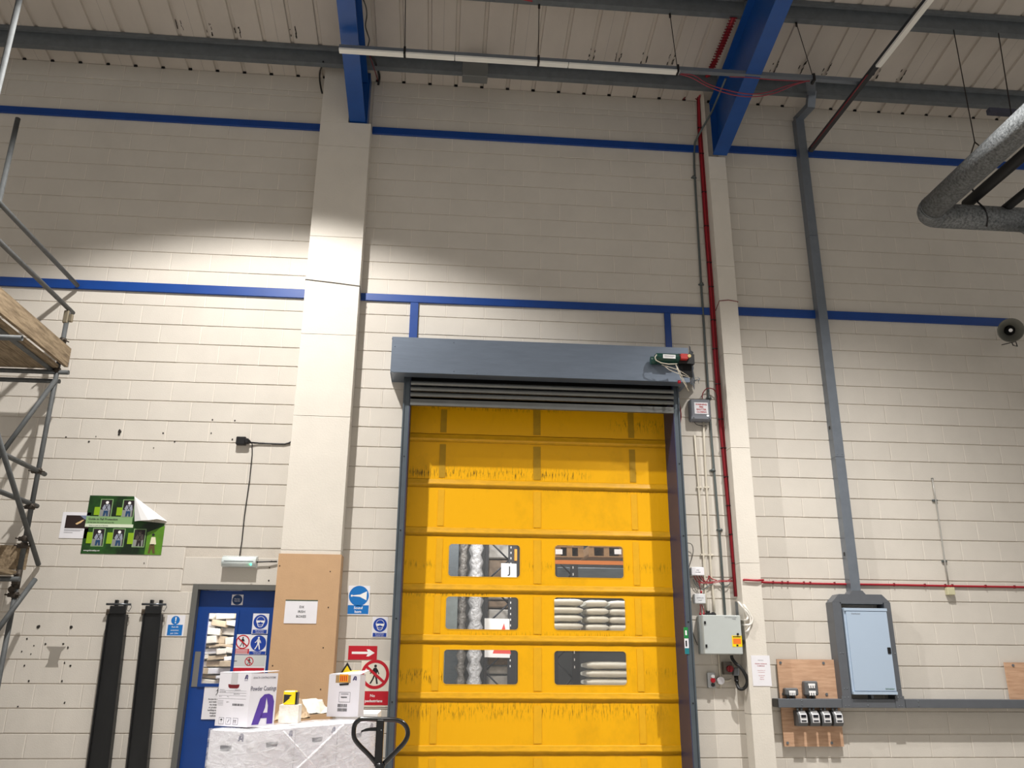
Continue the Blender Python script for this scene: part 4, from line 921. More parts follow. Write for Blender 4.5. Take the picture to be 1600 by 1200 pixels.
# white junction boxes
def jbox(u0, v0, u1, v1, y, name, label, m_=None, txt=()):
    a = P(u0, v0, y=y); c = P(u1, v1, y=y); t = thing(name, ((a.x+c.x)/2, y/2, c.z), label, 'junction box')
    build('enclosure', MB(m_ or WPAP).box((a.x, y, c.z), (c.x, -.002, a.z), ch=.005), t)
    s = Sign((a.x, y, a.z), (c.x, y, a.z), (a.x, y, c.z), n=(0, -1, 0), mat=None, back=False)
    for st, x, z, h in txt: s.text(st, x, z, h, GREYP, 1, .6)
    if txt: s.done('box_print', t)
    return t
jbox(1080, 886, 1101, 899, -.08, 'white_junction_box', 'white junction box above red cable tails, upper of two right of the jamb', txt=(('FIRE', .5, .45, .14), ('ALARM', .5, .7, .14)))
jbox(1085, 927.5, 1103, 943, -.07, 'white_junction_box', 'pale grey junction box with shadow left, lower of two right of the jamb', M('pale_box', (210, 212, 214), .5), txt=(('INTERFACE', .5, .5, .12), ('UNIT', .5, .75, .12)))
t = thing('red_cable_tails', W_(1090, 905), 'loose red cable tails joining the two white junction boxes', 'cables')
for i, (pts, m_) in enumerate(((((1084, 899), (1087, 906), (1096, 911), (1110, 910), (1122, 907.5), (1144, 907)), REDC), (((1088, 899), (1091, 905), (1098, 910.5), (1112, 911), (1125, 909), (1146, 908.5)), REDC), (((1092, 899), (1095, 904), (1101, 909), (1115, 908.5), (1125, 907)), REDD), (((1096, 899), (1098, 904), (1103, 909), (1107, 903), (1108, 900), (1112, 904), (1120, 907)), REDC), (((1107, 899), (1108, 906), (1109, 909)), REDD), (((1083, 905), (1087, 914), (1094, 920), (1095, 926)), GCON), (((1087, 904), (1090, 913), (1098, 921), (1103, 918), (1114, 912)), GCON), (((1124, 910), (1130, 915), (1136, 916), (1141, 911)), GCON), (((1092, 905), (1093, 915), (1095, 924)), REDC), (((1094, 944), (1094.5, 950), (1094, 960)), REDC), (((1096, 944), (1099, 952), (1100, 960)), REDC), (((1134, 908), (1141, 905), (1145, 902)), REDD))):
    tubeobj('cable_tail', [(p[0], p[1], -.035) for p in pts], .0045, m_, parent=t, seg=6)
for u, v in ((1095.3, 925), (1094, 959.5), (1099.3, 959)): q = W_(u, v, -.035); build('red_gland', MB(REDC).cyl((q.x, -.04, q.z-.015), (q.x, -.04, q.z+.012), .011, 8), t)
# fire cable across right bay
def yof(u): return -.012 if u < 1150 or u > 1186 else -.2-.012
tubeobj('fire_alarm_cable', [(1153, 908, -.06), (1163, 906, -QD-.02), (1184, 907, -QD-.02), Vector((QX1+.016, -QD-.015, P(1190, 909.5, y=0).z)), Vector((QX1+.016, -.03, P(1190, 909.5, y=0).z-.005)), (1199, 910, -.014), (1250, 911.5), (1300, 912.5), (1400, 914), (1500, 916), (1602, 917.5), (1680, 918)], .0115, REDC, 'red fire cable clipped level across the blocks right of the narrow pillar', 'cable', y=-.014)
for i, u in enumerate((1208, 1222, 1231, 1256, 1266, 1304, 1332, 1397, 1445, 1477, 1488, 1540, 1585)):
    q = W_(u, 910+(u-1200)*.0183, -.014); build('cable_clip', MB(REDD).box((q.x-.005, -.03, q.z-.017), (q.x+.005, -.001, q.z+.017)), label='small red clip on the level fire cable, %s right of the narrow pillar' % ('first', 'second', 'third', 'fourth', 'fifth', 'sixth', 'seventh', 'eighth', 'ninth', 'tenth', 'eleventh', 'twelfth', 'thirteenth')[i], cat='clip', group='red cable clips')
# control panel
y = -.22; a = P(1097.5, 960.5, y=y); c = P(1157, 962, y=y); zb2 = P(1100, 1022, y=y).z
PNL = M('panel_grey', (186, 192, 190), .45, var=.06, scale=5)
t = thing('electrical_cabinet', ((a.x+c.x)/2, y/2, zb2), 'large pale grey electrical cabinet with yellow label right of the door', 'electrical cabinet')
build('cabinet', MB(PNL).box((a.x, y+.02, zb2), (c.x, -.002, a.z), ch=.005), t)
dd = build('door', MB(PNL).box((a.x+.003, y, zb2+.003), (c.x-.003, y+.017, a.z-.003), ch=.004), t)
for z in (a.z-.08, zb2+.08): build('hinge', MB(BLACK).box((a.x+.012, y-.008, z-.015), (a.x+.03, y-.001, z+.015)), dd)
build('lock', MB(BLACK).cyl((c.x-.045, y-.01, zb2+.2), (c.x-.045, y, zb2+.2), .011, 12), dd)
s = Sign((c.x-.11, y-.001, zb2+.185), (c.x-.005, y-.001, zb2+.185), (c.x-.11, y-.001, zb2+.075), n=(0, -1, 0), th=.001, mat=YEL); s.rect(.1, .25, .9, .75, M('orange_print', (232, 120, 40), .5)); s.rect(.1, .06, .9, .14, TXT, 2); s.poly([(.4, .8), (.6, .8), (.6, .96), (.4, .96)], TXT, 2); s.done('yellow_label', dd)
s = Sign((c.x-.17, y-.001, a.z-.012), (c.x-.03, y-.001, a.z-.012), (c.x-.17, y-.001, a.z-.045), n=(0, -1, 0), mat=None, back=False); s.text('FAST ACTION DOOR', .45, .5, .3, GREYP, 1, .9).text('PANEL', .7, .98, .3, GREYP, 1); s.done('panel_print', dd)
build('isolator_knob', MB(BLACK).box((c.x-.002, -.19, zb2+.1), (c.x+.03, -.14, zb2+.15), ch=.004), t)
b = MB(BLACK).box((c.x-.0, -.08, zb2+.2), (c.x+.02, -.04, zb2+.38)); build('gland_plate', b, t)
for du in (1076, 1080, 1112): pass
q = W_(1109, 957, -.08); b = MB(BLACK).box((q.x-.05, -.11, a.z), (q.x+.06, -.04, a.z+.025), ch=.005).cyl((q.x-.02, -.08, a.z+.02), (q.x-.02, -.08, a.z+.05), .022, 10).cyl((q.x+.035, -.08, a.z+.02), (q.x+.035, -.08, a.z+.035), .018, 10); build('cable_gland', b, t)
b = MB(GALV); q0 = W_(1150, 940, -.03); q1 = W_(1159, 1000, -.03)
b.box((q0.x-.012, -.05, q1.z), (q0.x+.016, -.03, q0.z)); build('slotted_strip', b, label='slotted strip behind the white looped cables beside the panel', cat='cable tray')
for i, pts in enumerate((((1153, 940), (1158, 946), (1164, 955), (1168, 964), (1166, 969), (1157, 969)), ((1156, 939), (1164, 948), (1172, 960), (1176, 968), (1173, 975), (1166, 977), (1158, 976)), ((1155, 940), (1164, 952), (1172, 966), (1171, 980), (1167, 987), (1163, 985)))):
    tubeobj('looped_cable', [(p[0], p[1], -.22 if 0 < k < len(pts)-1 else -.1) for k, p in enumerate(pts)], .012, M('white_cable', (226, 222, 214), .5), 'white cable looping right of the panel, %s loop' % ('innermost and smallest', 'outer wide', 'lowest hanging')[i], 'cable')
# under the panel
t = thing('push_button_station', W_(1112, 1075, -.03), 'small grey push button station with red stop below the panel', 'push button box')
a = P(1106, 1051, y=-.06); c = P(1119, 1075, y=-.06); build('enclosure', MB(M('pb_grey', (158, 160, 160), .5)).box((a.x, -.06, c.z), (c.x, -.002, a.z), ch=.006), t)
for v, m_, nm in ((1057, WHITE, 'white button'), (1063, RED, 'red stop button'), (1070, BLACK, 'black button')): q = P(1114, v, y=-.07); build('button', MB(m_).cyl((q.x, -.08, q.z), (q.x, -.058, q.z), .018 if m_ is not RED else .024, 12), t, label=nm)
t = thing('rotary_isolator', W_(1138, 1055, -.05), 'grey isolator switch with red rotary knob under the control panel', 'switch')
a = P(1131, 1034, y=-.09); c = P(1145, 1054, y=-.09); build('enclosure', MB(M('iso_grey', (98, 92, 84), .5)).box((a.x, -.09, c.z), (c.x, -.002, a.z), ch=.006), t)
q = P(1141, 1045, y=-.12); build('rotary_knob', MB(M('knob_red', (124, 16, 26), .4)).cyl((q.x, -.13, q.z), (q.x, -.09, q.z), .033, 14).box((q.x-.007, -.145, q.z-.03), (q.x+.007, -.13, q.z+.03)), t)
a = P(1147, 1043, y=-.1); c = P(1156, 1056, y=-.1); t2 = thing('cable_coupler', W_(1151, 1060, -.05), 'small grey coupler feeding the thick black cable loop', 'coupler')
build('body', MB(M('coupler_grey', (128, 132, 136), .35, .4)).box((a.x, -.1, c.z), (c.x, -.02, a.z), ch=.008), t2); q = P(1151, 1060, y=-.07); build('gland', MB(BLACK).cyl((q.x, -.06, q.z-.03), (q.x, -.06, q.z+.03), .022, 12), t2)
tubeobj('thick_cable', [(1143, 1024, -.12), (1144, 1029, -.12), (1150, 1037, -.15), (1158, 1044, -.17), (1164, 1053, -.18), (1167.5, 1063, -.17), (1166, 1071, -.16), (1161, 1076.5, -.14), (1155, 1076, -.12), (1152, 1070, -.09), (1151, 1062, -.06)], .017, BLACK, 'thick black cable looping down under the control panel', 'cable', seg=10)
q = P(1126.5, 1063.5, y=-.05); t = thing('round_conduit_box', (q.x, -.02, q.z-.03), 'round white conduit box below the control panel', 'junction box')
build('round_lid', MB(WPAP).cyl((q.x, -.055, q.z), (q.x, -.002, q.z), .038, 20), t)
tubeobj('drop_pipe', [(1122.5, 1022), (1124, 1040), (1125.5, 1060)], .011, CREAM, parent=t); tubeobj('side_pipe', [(1129, 1063.5), (1138, 1063.5), (1143, 1061)], .01, CREAM, parent=t); tubeobj('lower_stub', [(1126, 1066), (1126, 1075)], .01, CREAM, parent=t)
tubeobj('aerial_wire', [(1068, 850, -.06), (1072, 848.5, -.06), (1080, 850, -.05), (1083, 858, -.03), (1082, 868), (1077, 885), (1074.5, 900), (1074, 930), (1077, 965), (1083, 990), (1090, 1008)], .004, WIRE, 'thin grey wire curling off the jamb and down past the boxes', 'wire')
# ------------------------------------------------------------ wall trunking and distribution board
TY = -.12
def trunkseg(u0, v0, u1, v1, w_=.095, y0=TY, y1=-.005):
    a = P(u0, v0, y=y0); c = P(u1, v1, y=y0); return a, c
t = thing('wall_trunking', P(1340, 925, y=-.06), 'galvanised steel trunking climbing the right blockwork from the grey board', 'trunking')
top = P(1261.5, 236, y=TY); bot = P(1336, 928, y=TY)
mid = P(1296.5, 520, y=TY); xc = (P(1336, 928, y=TY).x+P(1291.5, 520, y=TY).x)/2
hw = .052; zs_ = [P(1336, 930, y=TY).z, P(1320, 714, y=TY).z, P(1276, 368, y=TY).z, P(1261, 185, y=TY).z+.02]
for i in range(3):
    build('trunking_length', MB(TRK).box((xc-hw, -.105, zs_[i]+.002), (xc+hw, -.002, zs_[i+1]-.002)), t)
    build('trunking_lid', MB(TRK).box((xc-hw-.003, TY, zs_[i]+.002), (xc+hw+.003, -.105, zs_[i+1]-.002)), t)
b = MB(GALV)
for z in zs_[:-1]:
    for dx in (-.028, .028): b.sphere((xc+dx, TY-.002, z+.03), .006, .004, .006, 8, 5)
build('lid_screw', b, t, kind='stuff')
b = MB(BLACK)
for u, v in ((1301, 669), (1325, 866)): q = P(u, v, y=-.05); b.box((xc-hw-.004, -.07, q.z-.02), (xc-hw, -.04, q.z+.02))
build('knockout', b, t, kind='stuff')
# dog-leg at the top out to the overhead trunking
za = zs_[3]; k1 = Vector((xc, -.06, za)); k2 = P(1266, 166, y=-.35); k3 = P(1266, 122, y=-1.15)
ux = Vector((1, 0, 0))
for i, (p_, q_) in enumerate(((k1, k2), (k2, P(1268, 145, y=-.42)), (P(1268, 145, y=-.42), k3))):
    d_ = (q_-p_); c_ = (p_+q_)/2; uz = d_.normalized(); u1 = (ux-uz*ux.dot(uz)).normalized(); u2 = uz.cross(u1)
    build('bend_piece', MB(TRK).obox(c_, u1, u2, uz, .05, .035, d_.length/2+.02), t)
# board surround
fy = -.16
DBX = M('surround_grey', (104, 108, 114), .45, .3, var=.1, scale=6)
fl = P(1300, 1000, y=fy).x; TLx = (P(1301, 960, y=fy).x+P(1318, 1090, y=fy).x)/2; BRx = (P(1391, 960, y=fy).x+P(1412, 1085, y=fy).x)/2
ztop = P(1340, 928.5, y=fy).z; zbar1 = P(1340, 1092, y=fy).z; zbar0 = P(1340, 1106, y=fy).z
t = thing('board_surround', ((TLx+BRx)/2, fy/2, zbar0), 'octagonal topped grey trunking frame around the pale blue electrical board', 'trunking')
wL = .095
def vbox(x0, x1, z0, z1, name, **k): return build(name, MB(DBX).box((x0, fy, z0), (x1, -.002, z1), ch=.003), t, **k)
cz = .085
build('upright_trunking', MB(DBX).box((TLx, fy, zbar1), (TLx+wL, -.002, ztop-cz)), t); build('upright_trunking', MB(DBX).box((BRx-wL*.75, fy, zbar1), (BRx, -.002, ztop-cz)), t)
build('head_trunking', MB(DBX).box((TLx+cz, fy, ztop-.1), (BRx-cz, -.002, ztop)), t)
build('corner_piece', MB(DBX).prism([(TLx, fy, ztop-cz+.001), (TLx+cz-.001, fy, ztop), (TLx+cz-.001, fy, ztop-.1), (TLx+wL, fy, ztop-.1), (TLx+wL, fy, ztop-cz+.001)][:2]+[(TLx+cz-.001, fy, ztop-cz+.001)], (0, .155, 0)), t)
build('corner_piece', MB(DBX).prism([(BRx, fy, ztop-cz+.001), (BRx-cz+.001, fy, ztop), (BRx-cz+.001, fy, ztop-cz+.001)], (0, .155, 0)), t)
build('throat_piece', MB(DBX).prism([(xc-.09, fy+.01, ztop), (xc+.09, fy+.01, ztop), (xc+.055, fy+.01, ztop+.04), (xc-.055, fy+.01, ztop+.04)], (0, .14, 0)), t)
for xx, s_ in ((TLx, 1), (BRx-wL*.75, -1)): build('foot_plate', MB(DBX).box((xx-.012, fy-.004, zbar0), (xx+wL*.9, fy-.001, zbar1+.03)), t)
b = MB(GALV)
for xx in (TLx+.02, TLx+.06, BRx-.05, BRx-.02):
    for z in (zbar0+.02, zbar1+.015): b.sphere((xx, fy-.005, z), .006, .004, .006, 8, 5)
for z in (zbar1+.1, zbar1+.45): b.sphere((TLx+.03, fy-.002, z), .006, .004, .006, 8, 5); b.sphere((TLx+.06, fy-.002, z), .006, .004, .006, 8, 5); b.sphere((BRx-.02, fy-.002, z), .006, .004, .006, 8, 5)
build('screw', b, t, kind='stuff')
build('stub_pipe', MB(DBX).box(((TLx+BRx)/2, fy+.03, zbar1-.0), ((TLx+BRx)/2+.03, -.06, zbar1+.1)), t)
# level trunking
t = thing('level_trunking', ((P(1216, 1098, y=fy).x+7.9)/2, fy/2, zbar0), 'long level grey trunking running right beneath the pale blue board', 'trunking')
lx = P(1216.5, 1098, y=fy).x
build('trunking_length', MB(DBX).box((lx, fy+.003, zbar0), (BRx+.02, -.002, zbar1-.002), ch=.003), t)
build('trunking_length', MB(DBX).box((BRx+.024, fy+.003, zbar0), (XR-1, -.002, zbar1-.002), ch=.003), t)
build('end_cap', MB(BLACK).box((lx-.006, fy+.006, zbar0+.004), (lx-.001, -.004, zbar1-.006)), t)
b = MB(GALV)
for u in (1253, 1356, 1435): q = P(u, 1098, y=fy); b.sphere((q.x, fy, zbar0+.025), .006, .004, .006, 8, 5); b.sphere((q.x, fy, zbar1-.02), .006, .004, .006, 8, 5)
build('screw', b, t, kind='stuff')
# the board itself
by = -.19; x0 = (P(1319, 952, y=by).x+P(1333, 1083, y=by).x)/2; x1 = (P(1386, 952, y=by).x+P(1402, 1083, y=by).x)/2; z1 = P(1350, 950, y=by).z; z0 = P(1365, 1085.5, y=by).z
BRD = M('board_pale_blue', (176, 194, 214), .4, .1)
t = thing('distribution_board', ((x0+x1)/2, by/2, z0), 'tall pale blue grey distribution board inside the trunking frame', 'electrical board')
build('cabinet', MB(BRD).box((x0, by+.015, z0), (x1, -.005, z1), ch=.004), t)
dd = build('door', MB(BRD).box((x0+.02, by, z0+.035), (x1-.004, by+.014, z1-.035), ch=.004), t)
build('edge_strip', MB(BRD).box((x0, by-.003, z1-.03), (x1, by+.014, z1-.002)), t); build('edge_strip', MB(BRD).box((x0, by-.003, z0+.002), (x1, by+.014, z0+.03)), t)
q = P(1389, 1017, y=by); build('latch', MB(BLACK).box((q.x-.016, by-.006, q.z-.03), (q.x+.022, by-.0005, q.z+.035), ch=.004), dd)
s = Sign((x0+.05, by-.001, z1-.05), (x0+.2, by-.001, z1-.05), (x0+.05, by-.001, z1-.07), n=(0, -1, 0), mat=None, back=False); s.text('Distribution', .5, .8, .7, GREYP, 1, .9); s.done('maker_print', dd)
s = Sign((x1-.13, by-.001, z0+.07), (x1-.02, by-.001, z0+.07), (x1-.13, by-.001, z0+.045), n=(0, -1, 0), mat=None, back=False); s.text('Schneider', .5, .8, .7, M('green_print', (70, 110, 84), .6), 1, .9); s.done('logo_print', dd)
# plywood boards
def plyboard(u0, v0, u1, v1, label, y=-.045):
    a = P(u0, v0, y=y); c = P(u1, v1, y=y); return a, c
a = P(1213.5, 1030, y=-.045); c = P(1318.5, 1166.5, y=-.045); x0 = (a.x+P(1226, 1166, y=-.045).x)/2; x1 = (P(1305, 1031, y=-.045).x+c.x)/2
t = thing('plywood_board', ((x0+x1)/2, -.03, c.z), 'plywood backing board behind the level trunking carrying small isolators', 'board')
build('board', MB(PLY).box((x0, -.045, c.z), (x1, -.027, a.z)), t)
build('batten', MB(DARK).box((x0+.02, -.027, c.z+.03), (x0+.06, -.002, a.z-.03)), t); build('batten', MB(DARK).box((x1-.06, -.027, c.z+.03), (x1-.02, -.002, a.z-.03)), t)
for xx in (x0+.035, x1-.13): 
    for z in (a.z-.035, c.z+.035, (a.z+c.z)/2+.08): build('screw_cup', MB(GALV).cyl((xx, -.052, z), (xx, -.044, z), .014, 10), t)
a = P(1577.5, 1035, y=-.045); x0 = P(1582, 1093, y=-.045).x-.02
t = thing('plywood_board', (x0+.3, -.03, zbar1), 'second plywood board cut off by the right edge above the trunking', 'board')
build('board', MB(PLY).box((x0, -.045, zbar1-.02), (x0+.65, -.027, a.z)), t); build('batten', MB(DARK).box((x0+.02, -.027, zbar1), (x0+.06, -.002, a.z-.03)), t)
build('screw_cup', MB(GALV).cyl((x0+.09, -.052, a.z-.03), (x0+.09, -.044, a.z-.03), .014, 10), t)
# meters above and isolators below
MGR = M('switch_grey', (92, 94, 96), .5); 
def upper(u0, v0, u1, v1, rows, n, label):
    y = -.13; a = P(u0, v0, y=y); c = P(u1, v1, y=y); t = thing('neutral_terminal_box', ((a.x+c.x)/2, -.08, c.z), label, 'terminal box')
    build('enclosure', MB(MGR).box((a.x, y, c.z), (c.x, -.045, a.z), ch=.012), t)
    hh = (a.z-c.z)/rows
    for r_ in range(rows):
        for k in range(n):
            xx = a.x+.035+(c.x-a.x-.07)*(k+.5)/n; zt = a.z-hh*r_-.025
            w_ = (c.x-a.x-.07)/n*.5
            build('terminal', MB(WHITE).prism([(xx-w_, y-.008, zt), (xx+w_, y-.008, zt), (xx+w_, y-.008, zt-.02), (xx+w_*.55, y-.008, zt-.02), (xx+w_*.55, y-.008, zt-hh*.62), (xx-w_*.55, y-.008, zt-hh*.62), (xx-w_*.55, y-.008, zt-.02), (xx-w_, y-.008, zt-.02)], (0, .012, 0)), t)
    for f in (.3, .7): xx = a.x+(c.x-a.x)*f; build('spout', MB(MGR).cyl((xx, -.08, zbar1-.002), (xx, -.08, c.z+.01), .016, 10), t)
upper(1227, 1075, 1248.5, 1087, 1, 4, 'small grey terminal box with one white row on the plywood')
upper(1257, 1064, 1280, 1087, 2, 3, 'grey terminal box with two white rows on the plywood')
SWF = M('switch_white', (214, 214, 216), .4); SWD = M('switch_slot', (22, 24, 34), .4)
y = -.17
names = ('leftmost', 'second from left', 'third from left', 'rightmost')
for i, u in enumerate((1246, 1265, 1283, 1301.5)):
    a = P(u, 1109.5, y=-.05); c = P(u+17, 1136, y=y); x0 = P(u+1.5, 1120, y=y).x; x1 = P(u+16, 1120, y=y).x; z1 = P(u, 1111, y=y).z-.0; z0 = P(u, 1135, y=y).z
    t = thing('switch_fuse', ((x0+x1)/2, -.1, z0), 'curved white fronted grey switch hanging below the trunking, '+names[i], 'switch', 'switches below the trunking')
    pr = [(-.047, z1+.0), (-.12, z1), (-.165, z1-.04), (y, z1-.08), (y, z0+.03), (-.14, z0), (-.047, z0)]
    build('case', MB(MGR).prism([(x0, yy_, zz_) for yy_, zz_ in pr], (x1-x0, 0, 0)), t)
    fr = [(-.122, z1+.002), (-.168, z1-.038), (y-.004, z1-.082), (y-.004, z0+.035)]
    b = MB(SWF)
    for k in range(3): (ya, za), (yb, zb2) = fr[k], fr[k+1]; b.poly([(x0+.018, ya, za), (x1-.006, ya, za), (x1-.006, yb, zb2), (x0+.018, yb, zb2)])
    build('front_cover', b, t)
    build('viewing_slot', MB(SWD).box((x0+.028, y-.007, z0+.085), (x1-.018, y-.0045, z0+.11)), t); build('rating_slot', MB(SWD).box((x0+.028, y-.007, z0+.045), (x1-.018, y-.0045, z0+.058)), t)
    build('trim_line', MB(MGR).box((x0+.02, y-.007, z0+.125), (x1-.01, y-.0045, z0+.133)), t)
    for f in (.28, .68): xx = x0+(x1-x0)*f; build('spout', MB(GALV).cyl((xx, -.1, z1-.01), (xx, -.1, zbar0+.004), .014, 10), t)
# thin conduit with call box, right
tcn = tubeobj('thin_conduit', [(1456.5, 748), (1461, 775), (1468, 820), (1476, 876), (1482, 912)], .009, M('pale_conduit', (176, 174, 168), .4, .3), 'thin pale conduit on the right blockwork dropping to a little box', 'conduit')
q = W_(1456.5, 748.5); build('conduit_cap', MB(BLACK).cyl((q.x, -.014, q.z-.01), (q.x, -.014, q.z+.01), .012, 8), tcn, label='black end cap')
for v, u, w__ in ((782, 1460.5, 'upper'), (877, 1475.5, 'lower')): q = W_(u, v); build('conduit_saddle', MB(GCON).box((q.x-.03, -.022, q.z-.01), (q.x+.03, -.001, q.z+.01), ch=.003), label=w__+' small saddle holding the thin pale conduit', cat='saddle')
jbox(1480, 917.5, 1493.5, 929.5, -.06, 'cream_junction_box', 'small cream box with shadow under the red cable at far right', M('old_cream', (196, 192, 158), .5))
# horn loudspeaker
hc = P(1579.5, 516, y=-.42); t = thing('horn_loudspeaker', (hc.x, -.2, hc.z-.14), 'grey horn loudspeaker at the end of the lower blue rail', 'loudspeaker')
HRN = M('horn_grey', (112, 112, 104), .45, var=.1); ax = Vector((-.46, -.82, -.34)).normalized(); kk = ax.cross(Vector((0, 0, 1))).normalized(); ww = ax.cross(kk)
def ringat(c, r, n=28): return [c+(kk*math.cos(2*math.pi*j/n)+ww*math.sin(2*math.pi*j/n))*r for j in range(n)]
b = MB(HRN); prof = [(-.24, .035), (-.16, .045), (-.1, .065), (-.05, .1), (-.01, .135), (0, .142), (.004, .138), (-.008, .128), (-.05, .09), (-.1, .055), (-.13, .04)]
b.ring([ringat(hc+ax*d_, r_) for d_, r_ in prof], caps=False); build('horn_bell', b, t)
build('horn_throat', MB(DARK).ring([ringat(hc+ax*-.12, .085), ringat(hc+ax*-.11, .085)]), t)
build('centre_cone', MB(BLACK).ring([ringat(hc+ax*-.11, .07), ringat(hc+ax*-.05, .03), ringat(hc+ax*-.02, .022)]), t)
build('centre_badge', MB(WHITE).ring([ringat(hc+ax*-.02, .021), ringat(hc+ax*-.016, .021)]), t)
b = MB(HRN).ring([ringat(hc+ax*-.33, .05), ringat(hc+ax*-.32, .06), ringat(hc+ax*-.24, .06), ringat(hc+ax*-.23, .035)]); build('driver', b, t)
b = MB(BLACK).tube([hc+ax*-.28, hc+ax*-.36+Vector((.02, .02, 0)), Vector((hc.x+.19, -.002, hc.z+.12))], .014, 6); build('bracket', b, t)
b = MB(BLACK).tube([hc+ax*-.2+Vector((.0, 0, -.1)), hc+Vector((.03, .05, -.17)), hc+Vector((.08, .05, -.18)), hc+Vector((.11, .1, -.1)), Vector((hc.x+.16, -.01, hc.z-.02))], .006, 6); build('lead', b, t)
# ------------------------------------------------------------ overhead trunking, battens and hangers
TYO = -1.42
oa = P(530, 76, y=TYO); ob = P(1346, 128, y=TYO); zt = (oa.z+ob.z)/2
t = thing('lighting_trunking', ((oa.x+ob.x)/2, TYO, zt), 'long grey lighting trunking hung level in front of the blue rafters', 'trunking')
build('trunking_channel', MB(TRK).box((oa.x, TYO-.025, zt-.012), (ob.x, TYO+.03, zt+.035)), t)
bx = P(1062, 112, y=TYO).x; n = 3
for k in range(n):
    a_, c_ = oa.x+(bx-oa.x)*k/n, oa.x+(bx-oa.x)*(k+1)/n-.006
    build('batten_diffuser', MB(M('batten_white', (232, 232, 226), .35, emit=0)).box((a_, TYO-.035, zt-.042), (c_, TYO+.035, zt-.013), ch=.004), t)
for u in (632, 841, 1057, 1266):
    x = P(u, 90, y=TYO).x; build('hanger_clip', MB(BLACK).box((x-.012, TYO-.04, zt-.046), (x+.012, TYO+.04, zt+.05)), t)
WR = M('hanger_wire', (46, 40, 38), .5, .4)
yp = -1.47
for i, (u, du) in enumerate(((632, 0), (841, 0), (1057, -7), (1266, -17))):
    x = P(u, 90, y=TYO).x
    zt_ = roofz(yp)-.21; x2 = x+du*.0
    x2 = P(u+{0: 1, 1: 2, 2: -9, 3: -20}[i], {0: -5, 1: 8, 2: 16, 3: 30}[i], y=yp).x
    t2 = build('hanger_wire', MB(WR).tube([(x, TYO, zt+.05), (x2, yp+.04, zt_+.01)], .005, 6).cyl((x2, yp+.04, zt_-.04), (x2, yp+.04, zt_+.01), .013, 8), label='thin wire hanging the lighting trunking, %s' % ('just right of the left rafter', 'midway between the rafters', 'just left of the right rafter', 'just right of the right rafter')[i], cat='hanger wire', group='trunking hanger wires')
# diagonal trunking running out from the wall
e0 = P(1266, 235, y=-.14); e1 = Vector((e0.x+.02, -5.5, e0.z+.0)); 
q = P(1449, 0, z=e0.z); e1 = Vector((e0.x+(q.x-e0.x)*(5.4/abs(q.y+.14)), -5.54, e0.z))
d_ = (e1-e0).normalized(); u1 = d_.cross(Vector((0, 0, 1))).normalized()
t = thing('lighting_trunking', e0, 'grey lighting trunking running out overhead from the right wall trunking', 'trunking')
build('trunking_channel', MB(M('dark_trunking', (64, 66, 70), .45, .5)).obox((e0+e1)/2, u1, Vector((0, 0, 1)), d_, .028, .026, (e1-e0).length/2), t)
f0 = P(1371, 103, z=e0.z-.03); L0 = (f0-e0).length; 
build('batten_diffuser', MB(MC['batten_white']).obox(e0+d_*(L0+2.0)+Vector((0, 0, -.035)), u1, Vector((0, 0, 1)), d_, .03, .014, 2.0), t)
build('trunking_cable', MB(REDD).tube([e0+d_*.1+u1*.034-Vector((0, 0, .02)), e0+d_*.8+u1*.036-Vector((0, 0, .03)), e0+d_*1.5+u1*.034-Vector((0, 0, .02))], .007, 6), t, label='dark red cable')
# draped red cables
def drape(pts, r, m_, label, yv): return build('draped_cable', MB(m_).tube(smooth([P(u, v, y=yv) for u, v in pts], 3), r, 6), label=label, cat='cable')
PINK = M('faded_red_cable', (136, 48, 62), .5)
drape([(1062, 116), (1080, 121), (1098, 131), (1115, 139), (1140, 147), (1165, 151), (1190, 150), (1215, 144), (1240, 133), (1265, 126)], .006, PINK, 'red cable sagging deepest below the trunking across the right rafter', -1.46)
drape([(1064, 115), (1085, 118), (1102, 129), (1122, 137), (1150, 144), (1175, 147), (1200, 144), (1230, 134), (1262, 126)], .006, PINK, 'red cable sagging just above its deeper twin across the rafter', -1.47)
drape([(1140, 120), (1170, 121), (1200, 124), (1235, 126), (1265, 127)], .006, PINK, 'nearly straight red cable under the trunking right of the rafter', -1.46)
# grey switch box on the purlin
a = P(723, 97, y=-.62); c = P(762, 119, y=-.62); t = thing('purlin_box', ((a.x+c.x)/2, -.58, P(740, 129, y=-.60).z), 'plain grey metal box hung from the purlin between the rafters', 'box')
zb2 = P(740, 128, y=-.50).z
build('box_body', MB(M('box_grey', (118, 120, 118), .45, .3)).box((a.x, -.64, P(740, 118.5, y=-.64).z), (c.x, -.502, a.z), ch=.004), t)
for xx in (a.x+.01, c.x-.01): build('box_screw', MB(GALV).sphere((xx, -.642, P(740, 116, y=-.64).z), .008, .004, .008, 8, 5), t)
# black cable tails at the left rafter
tubeobj('black_cable', [(505, 96, -.45), (503, 103, -.3), (500, 112, -.12), (499.5, 124, -.05), (501.5, 138, -.03), (503.5, 146, -.02)], .010, BLACK, 'black cable hanging down the left side of the wide pillar top', 'cable')
tubeobj('black_cable', [(579, 84, -.9), (585, 95, -.6), (590, 107, -.3), (593, 120, -.1), (591, 133, -.02)], .014, BLACK, 'black cable pair diving into the wall right of the left rafter', 'cable')
tubeobj('red_cable', [(578, 88, -.9), (583, 103, -.5), (588, 118, -.2), (591, 128, -.02)], .006, REDD, 'thin red cable beside the black tails at the left rafter', 'cable')
tubeobj('black_cable', [(568, 0, -2.4), (572, 12, -2.2), (573, 25, -2.0), (571, 40, -1.9), (574, 52, -1.8), (577, 62, -1.65), (575, 72, -1.55)], .007, BLACK, 'loose black cable wandering along the side of the left rafter', 'cable')
